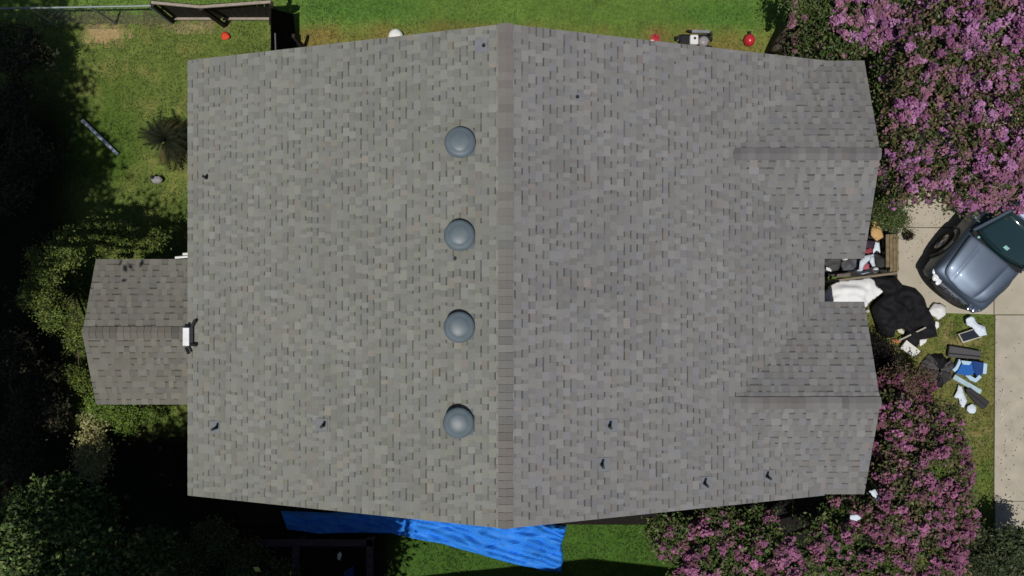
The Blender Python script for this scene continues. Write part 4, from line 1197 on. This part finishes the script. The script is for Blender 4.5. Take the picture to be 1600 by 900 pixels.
# orange red scrap
o = cloth('rag', PP([(346, 53), (351, 49), (357, 52), (360, 59), (355, 62), (347, 62)], .05), mat('red_orange_cloth', S(216, 72, 44)), z0=.05, hgt=.08, nsc=6, step=.03, seed=50)
put(o, 'small bright orange-red rag on the grass below the wooden fence', 'rag')
# white round thing by the upper roof edge
bm = bmesh.new(); c = G(618, 56, .15); lathe(bm, [(0, .22), (.1, .21), (.16, .17), (.185, .1), (.18, .02), (.15, 0)], 24, (c[0], c[1], 0.02))
put(obj('bucket_lid', bm, mat('white_plastic', (.72, .72, .69), rough=.4), smooth=True), 'round white plastic dome half hidden by the upper roof edge', 'plastic dome')
# red and white piece
bm = bmesh.new(); c = G(1025, 58, .12)
lathe(bm, [(0, .26), (.02, .26), (.03, .2), (.075, .02), (.11, .015), (.11, 0)], 20, (c[0], c[1], .02))
cn = obj('plastic_piece', bm, mat('red_plastic', S(196, 66, 76), rough=.5), smooth=True)
bm = bmesh.new(); box(bm, (c[0] - .09, c[1] - .09, .05), (.08, .08, .06), bevel=.01); obj('base', bm, M_white, cn)
put(cn, 'small red and white plastic piece by the upper roof edge, left of the mower', 'plastic piece')
# red container
c = G(1172.5, 61, .2)
e = empty('red_container', (*c, 0), 'rounded red plastic container on the grass right of the mower', 'container')
bm = bmesh.new(); lathe(bm, [(0, .24), (.05, .235), (.10, .205), (.135, .14), (.14, .06), (.12, .0), (0, 0)], 8, (0, 0, .02))
o = obj('body', bm, mat('red_can', S(190, 44, 56), rough=.3, spec=.5), e, smooth=True); o.scale = (1, 1.15, 1)
bm = bmesh.new(); tube(bm, (0, .12, .16), (0, .2, .19), .03, 10); obj('spout', bm, M_black, e)
# mower-like machine
c = G(1086, 63, .25)
e = empty('lawn_mower', (*c, 0), 'small black and white mower-like machine with a grey bar, by the upper roof edge', 'mower')
bm = bmesh.new(); box(bm, (-.02, -.02, .17), (.72, .36, .18), bevel=.05); obj('deck', bm, M_black, e)
bm = bmesh.new(); box(bm, (-.05, -.02, .34), (.21, .24, .14), bevel=.035); cv = obj('engine_cover', bm, mat('cover_white', (.66, .66, .66), rough=.35), e)
bm = bmesh.new(); tube(bm, (-.04, .0, .40), (-.04, .0, .435), .03, 12); obj('cap', bm, M_black, cv)
bm = bmesh.new(); lathe(bm, [(0, .12), (.08, .115), (.12, .08), (.13, 0)], 20, (.20, -.04, .26)); obj('tank', bm, mat('grey_metal', S(150, 146, 148), rough=.4), e, smooth=True)
bm = bmesh.new(); plank(bm, Vector((-.1, .19, .34)), Vector((.34, .18, .34)), .07, .05); obj('handle_bar', bm, mat('steel_grey', S(130, 134, 140), rough=.35), e)
bm = bmesh.new(); tube(bm, (-.18, .22, .3), (-.1, .18, .34), .035, 8); tube(bm, (.34, .17, .34), (.4, .1, .3), .035, 8); obj('handle_grip', bm, M_black, e)
for k, (x, y, m_) in enumerate(((-.36, .08, M_rub), (-.36, -.14, M_rub), (.34, .06, M_rub), (.34, -.16, M_rub))):
    bm = bmesh.new(); tube(bm, (x, y - .04, .12), (x, y + .04, .12), .12, 20); w = obj('wheel', bm, m_, e)
    bm = bmesh.new(); tube(bm, (x - .0, y - .045, .12), (x, y + .045, .12), .06, 14); obj('hub', bm, mat('hub_pale', S(176, 184, 170)), w)
# fixture at porch/eave joint
c = G(292, 526, 2.75)
e = empty('light_fixture', (c[0], c[1], 2.72), 'white box with black brackets fixed where the porch ridge meets the main roof edge', 'light fixture')
bm = bmesh.new(); box(bm, (0, 0, .04), (.14, .39, .10), bevel=.012); obj('box', bm, mat('fixture_white', (.70, .70, .72), rough=.4), e)
bm = bmesh.new(); plank(bm, Vector((.10, -.20, .0)), Vector((.10, .24, .0)), .05, .05); obj('bracket', bm, M_pipe, e)
for (x, y, dx, dy) in ((.10, .22, .09, .14), (.08, -.17, .13, -.01), (-.02, .2, .02, .06), (-.02, -.24, .07, -.12)):
    bm = bmesh.new(); tube(bm, (x, y, .02), (x + dx, y + dy, .05), .035, 10); obj('arm', bm, M_pipe, e)
# white lengths tucked under the eave
for k, (p, q_, lab) in enumerate((((274, 402.5), (300, 400.5), 'lower of two white pipes sticking out from under the left roof edge'), ((286, 397), (302, 395.5), 'upper and shorter of two white pipes sticking out from under the left roof edge'))):
    bm = bmesh.new(); a_ = G(*p, 2.2); b_2 = G(*q_, 2.2); tube(bm, (*a_, 2.2), (*b_2, 2.2), .028, 10)
    put(obj('pipe', bm, M_white), lab, 'pipe', 'white pipes under the eave')
# dark timber frame in the shade at the lower edge
e = empty('timber_frame', (*G(505, 885, .5), 0), 'dark low timber frame in deep shade at the bottom edge, left of the blue tarp', 'timber frame')
fo = Vector((*G(505, 885, .5), 0))
M_dk = mat('dark_timber', (.05, .045, .05), rough=.9, var=.3)
for (a_, b_2) in (((400, 848), (583, 848)), ((578, 840), (578, 930)), ((462, 852), (462, 930)), ((400, 925), (583, 925))):
    A = Vector((*G(*a_, .6), .6)) - fo; B = Vector((*G(*b_2, .6), .6)) - fo
    bm = bmesh.new(); plank(bm, A, B, .16, .06); obj('beam', bm, M_dk, e)
for p in ((466, 850), (578, 850), (466, 925), (578, 925)):
    A = Vector((*G(*p, .6), .28)) - fo; bm = bmesh.new(); box(bm, A, (.09, .09, .56)); obj('post', bm, M_dk, e)
put(cloth('paper_scrap', PP([(526, 868), (530, 864), (533, 868), (530, 878), (526, 876)], .3), M_wht2, z0=.2, hgt=.05, nsc=5, step=.025, seed=60), 'small pale scrap inside the dark timber frame', 'scrap')
put(cloth('cloth_bundle', PP([(536, 895), (552, 885), (552, 905), (538, 915)], .2), M_bl2, z0=.1, hgt=.05, nsc=5, step=.03, seed=61), 'dark blue cloth inside the timber frame at the bottom edge', 'cloth')

# ------------------------------------------------------------------ grass blades
def grass():
    rng = np.random.default_rng(5)
    N = 230000
    x = rng.uniform(-13.6, 13.6, N); y = rng.uniform(-7.9, 7.9, N)
    ok = np.ones(N, bool)
    ok &= ~((x > -6.3) & (x < 7.2) & (y > -5.9) & (y < 5.3))
    ok &= ~((x > 9.55) & (y > -.72)); ok &= ~((x > 12.09) & (y > -8.5)); ok &= ~((x > 7.1) & (x < 9.7) & (y > .2) & (y < 2.35))
    ok &= ~((x < -7) & (x > -9.2) & (y < .5) & (y > -2.4))
    ok &= rng.random(N) < (.45 + .75 * vnoise(x, y, 3.0, 12))
    px = 800 + x * 62.5; py = 450 - y * 62.5
    ok &= ~((np.hypot((px - 165) / 30, (py - 52) / 13) < 1) & (rng.random(N) < .85))
    x, y = x[ok], y[ok]; n = len(x)
    ph = rng.uniform(0, 2 * np.pi, n); L = rng.uniform(.03, .085, n) * (.7 + .6 * vnoise(x, y, 2.0, 14)); w = rng.uniform(.006, .014, n)
    tl = rng.uniform(.5, 1.3, n)
    d = np.stack([np.cos(ph), np.sin(ph)], 1); s = np.stack([-d[:, 1], d[:, 0]], 1)
    V = np.zeros((n, 3, 3))
    V[:, 0, :2] = np.stack([x, y], 1) + s * w[:, None]; V[:, 1, :2] = np.stack([x, y], 1) - s * w[:, None]
    V[:, :2, 2] = -.01
    V[:, 2, :2] = np.stack([x, y], 1) + d * (L * np.sin(tl))[:, None]; V[:, 2, 2] = L * np.cos(tl) * .8 + .005
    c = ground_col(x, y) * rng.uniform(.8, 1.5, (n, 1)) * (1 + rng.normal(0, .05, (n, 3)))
    c = c * .88 + c.mean(axis=1, keepdims=True) * .12
    o = npmesh('grass', V.reshape(-1, 3), np.arange(n * 3).reshape(n, 3), mat('grass_blade', (0, 0, 0), rough=.6, var=.1, attr=True, spec=.2, trans=.12), colors=c)
    o['kind'] = 'stuff'; o['label'] = 'short patchy lawn grass round the house'
grass()

# fallen leaves and petals on the paving and lawn
def litter():
    rng = np.random.default_rng(77)
    n = 700
    x = np.concatenate([rng.normal(10.6, .9, n // 2), rng.normal(10.9, .9, n // 4), rng.normal(12.3, .5, n // 4)])
    y = np.concatenate([rng.normal(1.9, .9, n // 2), rng.normal(-2.6, 1.1, n // 4), rng.normal(-5.0, 1.6, n // 4)])
    ok = (x > 9.0) & (y < 4.5) & (y > -7.5) & ~((y > -1.2) & (y < 1.6) & (x < 9.7))
    x, y = x[ok], y[ok]
    P = np.stack([x, y, np.where((x > 9.6) & (y > -.6), .042, .05)], 1)
    cols = palette(len(P), [S(150, 110, 110), S(96, 84, 50), S(120, 92, 60), S(70, 56, 40)], rng)
    o = cards('leaf_litter', P, .030, cols, M_leafd, None, 78, up=4.0, aspect=.6)
    o['kind'] = 'stuff'; o['label'] = 'fallen leaves and petals scattered on the concrete and lawn'
litter()
